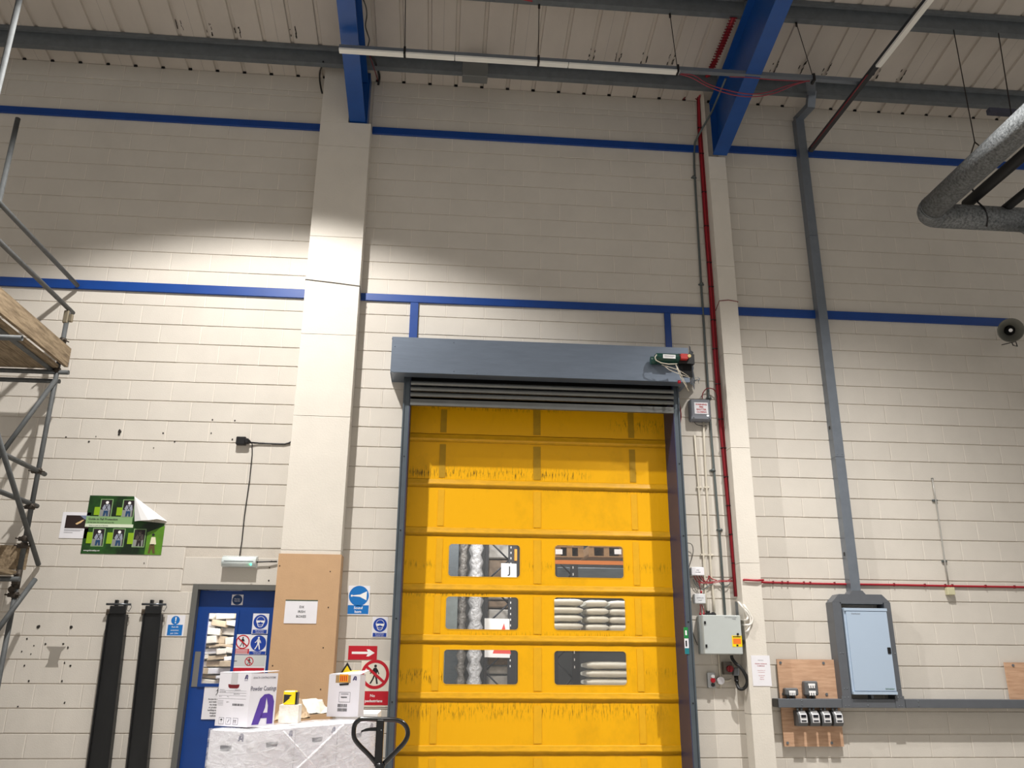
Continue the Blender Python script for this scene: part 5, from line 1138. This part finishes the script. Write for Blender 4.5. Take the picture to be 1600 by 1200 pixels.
q = P(836, 3, y=-1.6); t = build('smoke_detector', MB(M('detector_cream', (214, 206, 188), .5)).tube([(q.x, -1.6, roofz(-1.6)-.26), (q.x, -1.6, roofz(-1.6)-.24), (q.x, -1.6, roofz(-1.6)-.2)], [.035, .05, .05], 14), label='small cream detector under the purlin at the top edge', cat='detector')
tubeobj('red_cable', [(800, -3, -1.62), (815, -1, -1.62), (832, 2, -1.62)], .007, REDC, 'short red cable feeding the cream detector at the top edge', 'cable')
q0 = P(1544, 174, y=-2.0); q1 = P(1700, 184, y=-2.0); build('hanging_tray', MB(M('violet_grey_tray', (70, 72, 88), .5, .3)).box((q0.x, -2.03, q0.z-.03), (q1.x, -1.97, q0.z+.03)), label='short dark violet grey tray end above the big duct', cat='tray')
# ------------------------------------------------------------ insulated duct and pipes
DUCT = M('duct_wrap', (132, 136, 138), .55, .2, col2=(78, 82, 84), scale=38, thr=(.35, .62), bump=.5, bscale=70)
dy = -1.15; r_ = .138
A = P(1450, 341, y=dy-.05); 
c0 = Vector((A.x+.0, dy, A.z+.0))
hz = P(1545, 341, y=dy).z; c0.z = hz
el = [c0+Vector((r_*1.15, 0, 0)), c0+Vector((.1, -.02, 0)), c0+Vector((.02, -.08, 0)), c0+Vector((0, -.2, 0))]
t = thing('insulated_duct', c0, 'fat grey foil wrapped duct elbowing along the right wall near the roof', 'duct')
xe = P(1597, 345, y=dy).x
build('level_section', MB(DUCT).cyl(c0+Vector((r_*1.15, 0, 0)), Vector((xe, dy, hz)), r_, 28), t)
arc = [c0+Vector((r_*1.15*(1-math.sin(a_)), -r_*1.15*(1-math.cos(a_)), 0)) for a_ in [math.pi/2*i/6 for i in range(7)]]
build('elbow', MB(DUCT).tube(arc, r_, 28), t)
p0 = c0+Vector((0, -r_*1.15, 0)); build('long_section', MB(DUCT).cyl(p0, p0+Vector((.0, -5.5, 0)), r_, 28), t)
build('seam_band', MB(GALVD).ring([[arc[-1]+Vector((math.cos(2*math.pi*j/28)*(r_+.004), dy_, math.sin(2*math.pi*j/28)*(r_+.004))) for j in range(28)] for dy_ in (.0, -.02)], caps=False), t)
arc2 = [Vector((xe+.18*math.sin(a_), dy, hz-.18*(1-math.cos(a_)))) for a_ in [math.pi/2*i/6 for i in range(7)]]
build('down_elbow', MB(DUCT).tube(arc2, r_, 28), t); build('down_section', MB(DUCT).cyl(arc2[-1], arc2[-1]-Vector((0, 0, 2.0)), r_, 28), t)
xx = P(1528, 345, y=dy).x
b = MB(BLACK).tube([Vector((xx-.05, dy-.02, hz+.55)), Vector((xx-.03, dy-r_*.7, hz+r_)), Vector((xx, dy-r_-.004, hz+.04)), Vector((xx+.03, dy-r_*.9, hz-r_*.5)), Vector((xx+.05, dy-r_*.4, hz-r_))], .010, 6); build('strap', b, t, label='black strap')
# wires for the duct
for (u0, v0, u1, v1, w__) in ((1490, 47, 1523, 222, 'meeting the duct strap at its fork'), (1560, 52, 1582, 190, 'near the right edge of the view')):
    q = P(u0, v0, y=-1.5); z_ = roofz(-1.5)-.2; top_ = P(u0, v0, y=-1.48); 
    # hangs from the purlin to the long duct section
    yb_ = -1.95 if u0 < 1500 else -2.3
    bt = P(u1, v1, y=yb_); tp = Vector((bt.x, yb_, roofz(yb_)-.01))
    tp = P(u0, v0+0, y=-1.50)
    build('duct_hanger_wire', MB(WR).tube([tp, bt], .006, 6), label='dark hanger wire dropping from the purlin, '+w__, cat='hanger wire')
bt = P(1523, 222, y=-1.95); b = MB(RUST)
b.tube([bt, bt+Vector((-.09, 0, -.2))], .007, 6); b.tube([bt, bt+Vector((.05, 0, -.05)), bt+Vector((.1, 0, -.12))], .007, 6); build('strap_hook', b, t)
FOAM = M('black_pipe_foam', (22, 23, 25), .6)
for i, (u, v, rr) in enumerate(((1531, 301, .062), (1578, 320, .05))):
    q = P(u, v, y=-1.3); d3 = Vector((0, -1, 0)); b = MB(FOAM).tube([q+Vector((0, .25, 0)), q, q+Vector((0, -4.5, 0))], rr, 16)
    build('insulated_pipe', b, label='black foam insulated pipe beside the duct, %s' % ('the upper left one', 'the lower right one')[i], cat='pipe')
# ------------------------------------------------------------ scaffold tower at the left edge
SY = -.33; TR_ = .0242
t = thing('scaffold_tower', (P(60, 900, y=SY).x, -1.5, 0), 'steel tube scaffold with plank decks at the left edge', 'scaffold')
def tb(a, b_, name='scaffold_tube', r=TR_, label=None, hollow=False):
    m = MB(SCAFP)
    if hollow: m.pipe_open(a, b_, r, r*.8, 14)
    else: m.cyl(a, b_, r, 14)
    return build(name, m, t, label)
def clamp(p, ax=(0, 0, 1), r=TR_):
    ax = Vector(ax).normalized(); kk = ax.cross(Vector((.3, 1, .2))).normalized(); ww = ax.cross(kk)
    b = MB(RUST).tube([p-ax*.028, p-ax*.022, p+ax*.022, p+ax*.028], [r+.006, r+.012, r+.012, r+.006], 10)
    b.obox(p+kk*(r+.02), kk, ww, ax, .03, .012, .02); b.tube([p+kk*(r+.045)-ww*.03, p+kk*(r+.045)+ww*.05], .008, 6); b.tube([p-kk*(r+.012)-ww*.045, p-kk*(r+.012)+ww*.03], .007, 6)
    return build('clamp', b, t)
xs_ = (P(103.5, 492, y=SY).x+P(50, 790, y=SY).x+P(30, 905, y=SY).x)/3
ztop = P(103.5, 487, y=SY).z; z_j = P(30, 905, y=SY).z
std_top = Vector((xs_, SY, ztop))
tb(std_top, Vector((xs_, SY, z_j+.05)), 'standard'); tb(Vector((xs_, SY, z_j-.05)), Vector((xs_, SY, .02)), 'standard')
build('spigot_joint', MB(RUST).cyl((xs_, SY, z_j-.09), (xs_, SY, z_j+.09), TR_+.006, 12), t)
sx = lambda v: Vector((xs_, SY, P(60, v, y=SY).z))
YN = -4.4
g1 = P(121, 446, y=-.06); tb(g1, Vector((g1.x, YN, g1.z)), 'guard_rail')
g2 = P(114, 489, y=-.22); tb(g2, Vector((g2.x, YN, g2.z)), 'guard_rail')
build('right_angle_coupler', MB(M('bright_clamp', (150, 140, 120), .4, .7)).box((xs_-.035, SY-.03, ztop-.14), (xs_+.02, SY+.03, ztop+.01), ch=.01).box((xs_+.02, SY-.02, ztop-.12), (xs_+.06, SY+.02, ztop-.03), ch=.008), t)
clamp(sx(531)); clamp(sx(578)); clamp(sx(736)); clamp(sx(792)); clamp(sx(842)); clamp(sx(853)); clamp(sx(930))
# toe board and deck planks, upper lift
q1_ = P(112, 545, y=-.25); q2_ = P(108, 574, y=-.25); tx = q1_.x-.04
build('toe_board', MB(PLANK).box((tx, -.25, q2_.z), (tx+.038, YN, q1_.z)), t)
build('toe_board_iron', MB(GALV).box((tx-.002, -.255, q2_.z), (tx+.04, -.25, q2_.z+.06)), t)
dz = P(88, 572, y=-.3).z-.04
for k in range(3): build('deck_plank', MB(PLANK).box((tx-.01-.23*(k+1), -.33, dz), (tx-.01-.23*k-.006, YN, dz+.038)), t)
tl = P(82, 577, y=SY); tb(Vector((tx-1.2, SY, tl.z-.03)), Vector((xs_+.12, SY, tl.z-.03)), 'transom'); lg = P(80, 575, y=SY); 
lx_ = xs_-.06; tb(Vector((lx_, -.2, tl.z-.005)), Vector((lx_, YN, tl.z-.005)), 'ledger')
pt = P(23, 528, y=-2.2); tb(pt+Vector((.06, .0, 0)), pt+Vector((-.8, 0, 0)), 'putlog', hollow=True)
clamp(Vector((lx_, -2.2, tl.z)), (0, 1, 0))
tb(Vector((xs_-1.3, SY+.06, P(60, 592, y=SY).z)), Vector((xs_+.02, SY+.06, P(60, 592, y=SY).z)), 'transom')
# braces and short ties
def ptb(u0, v0, y0, u1, v1, y1, name, **k): return tb(P(u0, v0, y=y0), P(u1, v1, y=y1), name, **k)
ptb(88, 592, -.36, -8, 722, -.60, 'brace'); ptb(60, 882, -.03, -10, 660, -1.6, 'brace'); ptb(-8, 990, -.6, 55, 905, -.25, 'brace')
e = P(70, 741, y=-.18); tb(e, Vector((e.x, -2.6, e.z)), 'ledger'); e = P(58, 791, y=-.18); tb(e, Vector((e.x, -2.6, e.z)), 'ledger')
# lower lift
q1_ = P(48, 853, y=-.28); q2_ = P(42, 892, y=-.28); tx = q1_.x-.05
build('toe_board', MB(PLANK).box((tx-1.1, -.31, q2_.z+.01), (tx+.04, -.272, q1_.z)), t)
build('deck_plank', MB(PLANK).box((tx-1.1, -.75, q2_.z-.05), (tx, -.36, q2_.z-.01)), t)
e = P(42, 906, y=SY); tb(Vector((tx-1.1, SY-.07, e.z)), Vector((xs_+.05, SY-.07, e.z)), 'transom'); clamp(Vector((xs_, SY-.03, e.z-.02)), (1, 0, 0)); clamp(Vector((xs_-.03, SY, e.z-.09)), (0, 1, .3))
# nearer standards
s1 = P(30, 0, y=-2.9); tb(Vector((s1.x, -2.9, 7.9)), Vector((s1.x, -2.9, .02)), 'standard')
s2 = P(28, 185, y=-1.5); tb(Vector((s2.x, -1.5, s2.z)), Vector((s2.x, -1.5, .02)), 'standard')
# ------------------------------------------------------------ pallet load, cartons, pallet truck
PZ = 1.15
BAGP = M('crumpled_paper', (226, 220, 208), .7, var=.2, scale=14, bump=.8, bscale=18)
CW = M('carton_white', (224, 222, 228), .6, var=.04, scale=5); PUR = M('carton_purple', (82, 54, 150), .5); NAV = M('carton_navy', (50, 44, 98), .5)
def u_of(p):
    q = R.transposed() @ (p-CAM); return 800+FPX*q.x/-q.z, 600-FPX*q.y/-q.z
C0 = P(388, 1142, z=PZ); an = math.radians(57); e1_ = Vector((math.cos(an), math.sin(an), 0)); e2_ = Vector((-e1_.y, e1_.x, 0))
def reach(p, d_, u):
    k = .05
    while abs(u_of(p+d_*k)[0]-u) > 1.0 and k < 2.5: k += .004
    return k
L1_ = reach(C0, e1_, 588); L2_ = reach(C0, e2_, 327); print('load', L1_, L2_)
UP = Vector((0, 0, 1))
def cbox(name, o, a, b_, h, ux, uy, mat, parent=None, **k):
    """box from base corner o along ux, uy"""
    c = o+ux*a/2+uy*b_/2+UP*h/2
    m = MB(mat); m.obox(c, ux, uy, UP, a/2, b_/2, h/2); return build(name, m, parent, **k)
# pallet
t = thing('wooden_pallet', (C0+e1_*L1_/2+e2_*L2_/2)*1.0-UP*PZ, 'low wooden pallet under the film wrapped carton load', 'pallet')
base = Vector((C0.x, C0.y, 0))
for k in range(5): cbox('deck_slat', base+e2_*(L2_-.08)*k/4+UP*.12, L1_, .08, .02, e1_, e2_, PALW, t)
for f in (0, .5, 1):
    for g in (0, .5, 1): cbox('block', base+e1_*(L1_-.1)*f+e2_*(L2_-.08)*g+UP*.02, .1, .08, .1, e1_, e2_, PALW, t)
for g in (0, .5, 1): cbox('skid', base+e2_*(L2_-.08)*g, L1_, .08, .019, e1_, e2_, PALW, t)
lay = (PZ-.14-.004)/3; cw = L1_/3
pos = (('nearest', 'middle', 'furthest'), ('bottom', 'middle', 'top'))
def logoA(s, cx, cz, h, m, l=2):
    a = s.H/s.W; X = lambda x: cx+x*h*a; Z = lambda z: cz-z*h
    s.poly([(X(-.62), Z(0)), (X(-.28), Z(0)), (X(-.02), Z(.55)), (X(.02), Z(.9)), (X(-.1), Z(1)), (X(-.3), Z(.86))], m, l)
    s.poly([(X(-.1), Z(1)), (X(.02), Z(.9)), (X(.12), Z(.62)), (X(.12), Z(0)), (X(.42), Z(0)), (X(.42), Z(.75)), (X(.32), Z(.95)), (X(.12), Z(1.02))], m, l)
    s.poly([(X(-.25), Z(.2)), (X(.12), Z(.2)), (X(.12), Z(.38)), (X(-.13), Z(.38))], m, l)
for li in range(3):
    for ci in range(3):
        o = base+e1_*(cw*ci+.003)+e2_*.003+UP*(.14+lay*li)
        cb = thing('carton', o+e1_*cw/2+e2_*L2_/2, 'white printed carton in the wrapped load, %s layer, %s to the camera' % (pos[1][li], pos[0][ci]), 'carton', 'cartons in the wrapped load')
        cbox('carton_body', o, cw-.006, L2_-.006, lay-.004, e1_, e2_, CW, cb)
        n_ = -e2_
        s = Sign(o+UP*(lay-.004), o+e1_*(cw-.006)+UP*(lay-.004), o, n=-e2_, mat=None, back=False)
        s.poly([(.38, .22), (.64, .22), (.62, .31), (.40, .31)], GREYP, 1); logoA(s, .9, .16, .12, NAV, 1)
        s.done('side_print', cb)
        if ci == 0:
            s = Sign(o+e2_*(L2_-.006)+UP*(lay-.004), o+UP*(lay-.004), o+e2_*(L2_-.006), n=-e1_, mat=None, back=False)
            s.poly([(.30, .26), (.62, .26), (.60, .36), (.33, .36)], GREYP, 1); logoA(s, .84, .17, .14, NAV, 1); s.done('end_print', cb)
# stretch film
FLM = bpy.data.materials.new('stretch_film'); FLM.use_nodes = True; nt = FLM.node_tree; bs = nt.nodes['Principled BSDF']; bs.inputs['Base Color'].default_value = (.92, .93, .96, 1); bs.inputs['Roughness'].default_value = .16; bs.inputs['Specular IOR Level'].default_value = .9
geo = nt.nodes.new('ShaderNodeNewGeometry'); mp = nt.nodes.new('ShaderNodeMapping'); mp.inputs['Scale'].default_value = (5, 5, 14); mp.inputs['Rotation'].default_value = (.25, .2, 0)
no = nt.nodes.new('ShaderNodeTexNoise'); no.inputs['Scale'].default_value = 1.6; no.inputs['Detail'].default_value = 7; no.inputs['Distortion'].default_value = 1.2
rp = nt.nodes.new('ShaderNodeValToRGB'); rp.color_ramp.elements[0].position = .35; rp.color_ramp.elements[0].color = (.12, .12, .12, 1); rp.color_ramp.elements[1].position = .72; rp.color_ramp.elements[1].color = (.6, .6, .6, 1)
bp = nt.nodes.new('ShaderNodeBump'); bp.inputs['Strength'].default_value = .8; bp.inputs['Distance'].default_value = .02
L = nt.links.new; L(geo.outputs['Position'], mp.inputs[0]); L(mp.outputs[0], no.inputs[0]); L(no.outputs['Fac'], rp.inputs[0]); L(rp.outputs[0], bs.inputs['Alpha']); L(no.outputs['Fac'], bp.inputs['Height']); L(bp.outputs[0], bs.inputs['Normal'])
b = MB(FLM); b.smooth = True
def frnd(n_): return random.uniform(-n_, n_)
g = 26; ringp = []
per = [(0, 0), (L1_, 0), (L1_, L2_), (0, L2_)]
def wallpts(z):
    out = []
    for k in range(4):
        a, c = per[k], per[(k+1) % 4]; nn = 14 if k % 2 == 0 else 7
        for i in range(nn):
            f = i/nn; x = a[0]+(c[0]-a[0])*f; y_ = a[1]+(c[1]-a[1])*f; nx = (0, 1, 0, -1)[k]; ny = (-1, 0, 1, 0)[k]; d = .008+abs(frnd(.007))
            if i == 0: d = .006; nx = (-1, 1, 1, -1)[k]*.7; ny = (-1, -1, 1, 1)[k]*.7
            out.append(base+e1_*(x+nx*d)+e2_*(y_+ny*d)+UP*z)
    return out
rings = [wallpts(.13+(PZ-.135)*i/10) for i in range(11)]
rings.append([p+UP*.006 for p in rings[-1]]); top_in = [base+e1_*(L1_/2)+e2_*(L2_/2)+(p-(base+e1_*(L1_/2)+e2_*(L2_/2))-UP*(p.z))*.55+UP*(PZ+.008+frnd(.004)) for p in rings[-1]]
rings.append(top_in); b.ring(rings, caps=False); b.poly(top_in)
for a_, c_ in (((.12, -.14), (.95, .005)), ((.9, -.16), (.3, -.02))):   # rope-like gathered film bands
    b.tube([base+e1_*a_[0]*1.0-e2_*.022+UP*(PZ-.3+.3*0+a_[1]), base+e1_*((a_[0]+c_[0])/2)-e2_*.026+UP*(PZ+(a_[1]-.3+c_[1])/2), base+e1_*c_[0]-e2_*.02+UP*(PZ+c_[1])], .008, 6)
build('stretch_film', b, label='clear wrinkled stretch film wound round the white carton load', cat='stretch film')
# carton on top
B0 = P(385, 1136.5, z=PZ+.012); ux, uy = e2_, e1_
aL = reach(B0, ux, 334.5); bR = reach(B0, uy, 428); zc3 = P(391, 1052, y=B0.y).z; hh = zc3-PZ-.012; print('carton', aL, bR, hh)
tc = thing('printed_carton', B0+ux*aL/2+uy*bR/2, 'white powder coatings carton with large purple A on top of the load', 'carton')
b = MB(CW); cO = B0
for f in ('L', 'R'): pass
b.obox(B0+ux*aL/2+uy*bR/2+UP*hh/2, ux, uy, UP, aL/2, bR/2, hh/2); build('carton_body', b, tc)
tp_ = B0+UP*(hh+.001)
b = MB(CW).prism([tp_, tp_+ux*aL, tp_+ux*aL+uy*bR*1.03+UP*.006, tp_+uy*bR*1.03+UP*.012], UP*.004); build('top_flap', b, tc)
b = MB(M('parcel_tape', (196, 194, 196), .3)).prism([B0+ux*aL*.42-uy*.001+UP*(hh+.006), B0+ux*aL*.62-uy*.001+UP*(hh+.006), B0+ux*aL*.62-uy*.001+UP*(hh*.78), B0+ux*aL*.42-uy*.001+UP*(hh*.78)], -uy*.001); build('tape', b, tc)
s = Sign(B0+ux*aL+UP*hh, B0+UP*hh, B0+ux*aL, n=-uy, mat=None, back=False)
s.poly([(.30, .215), (.66, .215), (.645, .27), (.60, .29), (.36, .29), (.315, .27)], M('handle_hole_red', (112, 18, 28), .6), 2)
logoA(s, .86, .115, .085, NAV, 2); s.text('AXALTA', .85, .145, .017, NAV, 2, .2)
for z in (.335, .375, .425, .485): s.rect(.02, z, .9, z+.004, GREYP, 1)
s.text('PRODUCT NO', .05, .325, .014, GREYP, 2, center=False).text('GREY SATIN 2500', .62, .325, .014, GREYP, 2, .3).text('RAL 7000 POWDER', .05, .365, .014, TXT, 2, .4, center=False).text('BATCH 07 10 22', .60, .405, .016, TXT, 2, .36).text('NET WT', .05, .455, .013, TXT, 2, center=False).text('25 kg', .3, .455, .015, TXT, 2, center=False).text('QTY 1', .3, .56, .02, TXT, 2, center=False)
x = .50
while x < .86: w_ = random.choice((.008, .014, .02)); s.rect(x, .575, x+w_, .615, TXT, 2); x += w_+random.choice((.007, .012))
for i in range(5): s.rect(.02, .52+i*.022, .2, .524+i*.022, GREYP, 1)
for i in range(3):
    x = .12+.22*i; s.rect(x, .84, x+.16, .965, GREYP, 1); s.rect(x+.01, .848, x+.15, .957, CW, 2)
s.poly([(.15, .89), (.2, .86), (.25, .89)], TXT, 3); s.rect(.195, .89, .205, .93, TXT, 3); s.line(.4, .93, .45, .87, .02, GREYP, 3)
for x in (.6, .65): s.poly([(x-.02, .895), (x, .865), (x+.02, .895)], TXT, 3); s.rect(x-.008, .895, x+.008, .94, TXT, 3)
s.done('label_face', tc, label='carton end with printed label and handle hole')
s = Sign(B0+UP*hh, B0+uy*bR+UP*hh, B0, n=-ux, mat=None, back=False)
s.text('AXALTA COATING SYSTEMS', .5, .10, .035, GREYP, 2, .92, bold=.01); s.text('Powder Coatings', .5, .33, .085, M('slate_print', (92, 90, 108), .6), 2, .95)
logoA(s, .62, .965, .56, PUR, 2); s.done('logo_face', tc, label='carton side with the purple A')
# torn carton at the back
B2 = P(559, 1120.5, z=PZ+.012); BL2 = P(510, 1119.5, z=PZ+.012); ux = (BL2-B2).normalized(); uy = Vector((-ux.y, ux.x, 0))
if uy.y < 0: uy = -uy
aL = (BL2-B2).length; bR = min(.34, max(.12, reach(B2, uy, 568))); print('torn', aL, bR); hh = P(553, 1054, y=B2.y).z-PZ-.012
tc = thing('torn_carton', B2+ux*aL/2+uy*bR/2, 'smaller dented white carton with orange tape at the back of the load', 'carton')
b = MB(CW).obox(B2+ux*aL/2+uy*bR/2+UP*hh/2, ux, uy, UP, aL/2, bR/2, hh/2); build('carton_body', b, tc)
b = MB(CW).prism([B2+UP*hh-ux*.004, B2+UP*hh+ux*(aL-.01), B2+UP*(hh+.004)+ux*(aL-.03)+uy*bR, B2+UP*(hh+.03)-ux*.03+uy*bR], UP*.004); build('top_flap', b, tc)
s = Sign(B2+ux*aL+UP*hh, B2+UP*hh, B2+ux*aL, n=-uy, mat=None, back=False)
s.rect(.22, .02, .7, .2, M('brown_tape', (168, 138, 96), .4), 1); s.rect(.34, .0, .62, .18, M('orange_tape', (240, 160, 30), .4), 2)
for k in range(4): s.rect(.37+k*.06, .03, .40+k*.06, .16, RED, 3)
logoA(s, .84, .14, .10, NAV, 2); s.poly([(.34, .22), (.66, .20), (.64, .25), (.36, .27)], TXT, 2)
s.rect(.36, .42, .72, .43, GREYP, 1).rect(.36, .42, .37, .66, GREYP, 1).rect(.71, .42, .72, .66, GREYP, 1).rect(.36, .65, .72, .66, GREYP, 1); s.rect(.42, .53, .62, .55, TXT, 2).rect(.42, .46, .66, .475, GREYP, 2)
for r0 in (.70, .80):
    x = .34
    while x < .62: w_ = random.choice((.01, .02, .03)); s.rect(x, r0, x+w_, r0+.075, TXT, 2); x += w_+.014
s.done('label_face', tc)
s2 = B2+UP*(hh+.006)+ux*aL*.3+uy*.02
build('yellow_tape', MB(YEL).prism([s2, s2+ux*aL*.35, s2+ux*aL*.3+uy*.2+UP*.02, s2+ux*aL*.02+uy*.22+UP*.02], UP*.003), tc)
# yellow and black box
hy = -2.65; a = P(443.5, 1079.5, y=hy); c = P(463, 1101, y=hy); t = thing('hazard_box', ((a.x+c.x)/2, hy+.05, c.z), 'small yellow and black box standing behind the purple A carton', 'box')
build('box_body', MB(YEL).box((a.x, hy, c.z), (c.x-.012, hy+.1, a.z), ch=.006), t)
build('side_panel', MB(BLACK).box((c.x-.0115, hy+.01, c.z), (c.x, hy+.1, a.z-.01)), t)
s = Sign((a.x, hy-.001, a.z-.02), (c.x-.016, hy-.001, a.z-.02), (a.x, hy-.001, c.z), n=(0, -1, 0), mat=None, back=False); s.poly([(.05, .05), (.75, .1), (.5, .35), (.62, .36), (.05, .9)], TXT, 1); s.done('flash_print', t)
build('stand_block', MB(BAGP).box((a.x-.02, hy-.01, PZ+.012), (c.x+.02, hy+.14, c.z-.001)), t)
# crumpled paper bags
BAGP = M('crumpled_paper', (226, 220, 208), .7, var=.2, scale=14, bump=.8, bscale=18); BGB = M('brown_crumpled_paper', (176, 152, 122), .75, var=.3, scale=12, bump=.8, bscale=18)
def sheet_(pts, amp, m_, name, label, z0, n=9):
    A, B_, C_, D_ = pts; b = MB(m_); b.smooth = False; G = []
    for i in range(n+1):
        row = []
        for j in range(n+1):
            p = A.lerp(B_, i/n).lerp(D_.lerp(C_, i/n), j/n); e = math.sin(math.pi*i/n)*math.sin(math.pi*j/n)
            row.append(p+UP*(random.uniform(0, .012)+amp*3.4*min(1, e*1.5))+Vector((frnd(.008), frnd(.008), 0)))
        G.append(row)
    for i in range(n):
        for j in range(n): b.poly([G[i][j], G[i+1][j], G[i+1][j+1], G[i][j+1]])
    lo = [Vector((p.x, p.y, z0)) for p in (G[0][0], G[n][0], G[n][n], G[0][n])]; b.poly(lo)
    return build(name, b, label=label, cat='paper')
zt_ = PZ+.012
pp = lambda u, v: P(u, v, z=zt_)
sheet_([pp(430, 1126), pp(486, 1122), pp(474, 1114), pp(432, 1117)], .036, BGB, 'crumpled_paper', 'brown crumpled paper between the two cartons, left heap', zt_)
sheet_([pp(462, 1118), pp(520, 1114), pp(506, 1108.5), pp(446, 1110)], .028, BAGP, 'crumpled_paper', 'white crumpled paper sheet between the cartons, right heap', zt_)
# white block at the back right
a = P(522, 1112, y=-1.6); x0, x1 = a.x+.0, P(591, 1114, y=a.y).x; t = thing('foam_sheet_stack', ((x0+x1)/2, a.y+.2, 0), 'white slab topped carton standing behind the load by the truck handle', 'carton')
y0 = -1.75; x0 = P(524, 1120, y=y0).x; x1 = P(590, 1120, y=y0).x; zt2 = P(550, 1114, y=y0).z
build('lid', MB(WHITE).box((x0, y0, zt2-.055), (x1, y0+.5, zt2), ch=.006), t); build('carton_body', MB(M('blue_white_card', (196, 200, 212), .5)).box((x0+.02, y0+.02, 0.005), (x1-.012, y0+.48, zt2-.056), ch=.02), t)
# pallet truck
YJ = -3.3
def J(u, v): return P(u, v, y=YJ)
t = thing('pallet_truck', Vector((J(594, 1160).x, YJ, 0)), 'black looped handle of a hand pallet truck in front of the yellow door', 'pallet truck')
lp = [(560, 1126), (567, 1123.5), (595, 1124), (618, 1125), (629, 1129), (636, 1138), (637, 1149), (632, 1160), (622, 1171), (610, 1183), (600, 1193)]
lp2 = [(560, 1126), (554.5, 1132), (552.5, 1143), (554, 1154), (562, 1165), (575, 1178), (588, 1193)]
tr_ = (J(560, 1143)-J(550.5, 1143)).length/2*.78
build('handle_loop', MB(BLACKG).tube(smooth([J(*p) for p in lp2[::-1]]+[J(*p) for p in lp[1:]], 4), tr_, 12), t)
b = MB(BLACKG).box((J(588.5, 1127).x, YJ-.02, J(594, 1198).z), (J(600.5, 1127).x, YJ+.02, J(594, 1124).z), ch=.006); build('centre_bar', b, t)
build('release_lever', MB(BLACKG).prism([J(589, 1136)+Vector((0, -.012, 0)), J(589, 1142)+Vector((0, -.012, 0)), J(577, 1142)+Vector((0, -.012, 0)), J(568, 1143)+Vector((0, -.012, 0)), J(563.5, 1145)+Vector((0, -.012, 0)), J(565, 1141)+Vector((0, -.012, 0)), J(572, 1138)+Vector((0, -.012, 0)), J(580, 1136.5)+Vector((0, -.012, 0))], (0, .014, 0)), t)
q = J(596, 1140.5); build('lever_pin', MB(GALV).sphere((q.x, YJ-.022, q.z), .004, .003, .004, 8, 5), t)
jl = J(594, 1196); foot = Vector((jl.x-.1, YJ+.35, .25))
build('drawbar', MB(BLACKG).tube([jl+Vector((0, 0, .02)), jl+Vector((-.005, .01, -.06)), foot], [.032, .028, .032], 12), t)
fd = -e2_*-1.0; fdir = e2_
build('pump_body', MB(RED).cyl(foot+Vector((0, 0, -.12)), foot+Vector((0, 0, .14)), .06, 16), t)
for k in (-1, 1): build('steer_wheel', MB(BLACK).cyl(foot+Vector((.06*k-.015*k, 0, -.165)), foot+Vector((.06*k+.04*k, 0, -.165)), .082, 16), t)
build('cross_frame', MB(RED).obox(foot+fdir*.1+UP*-.13, e1_, fdir, UP, .25, .05, .05), t)
for k in (-1, 1): build('fork', MB(RED).obox(foot+fdir*.62+e1_*.19*k+UP*-.18, e1_, fdir, UP, .07, .5, .018), t)
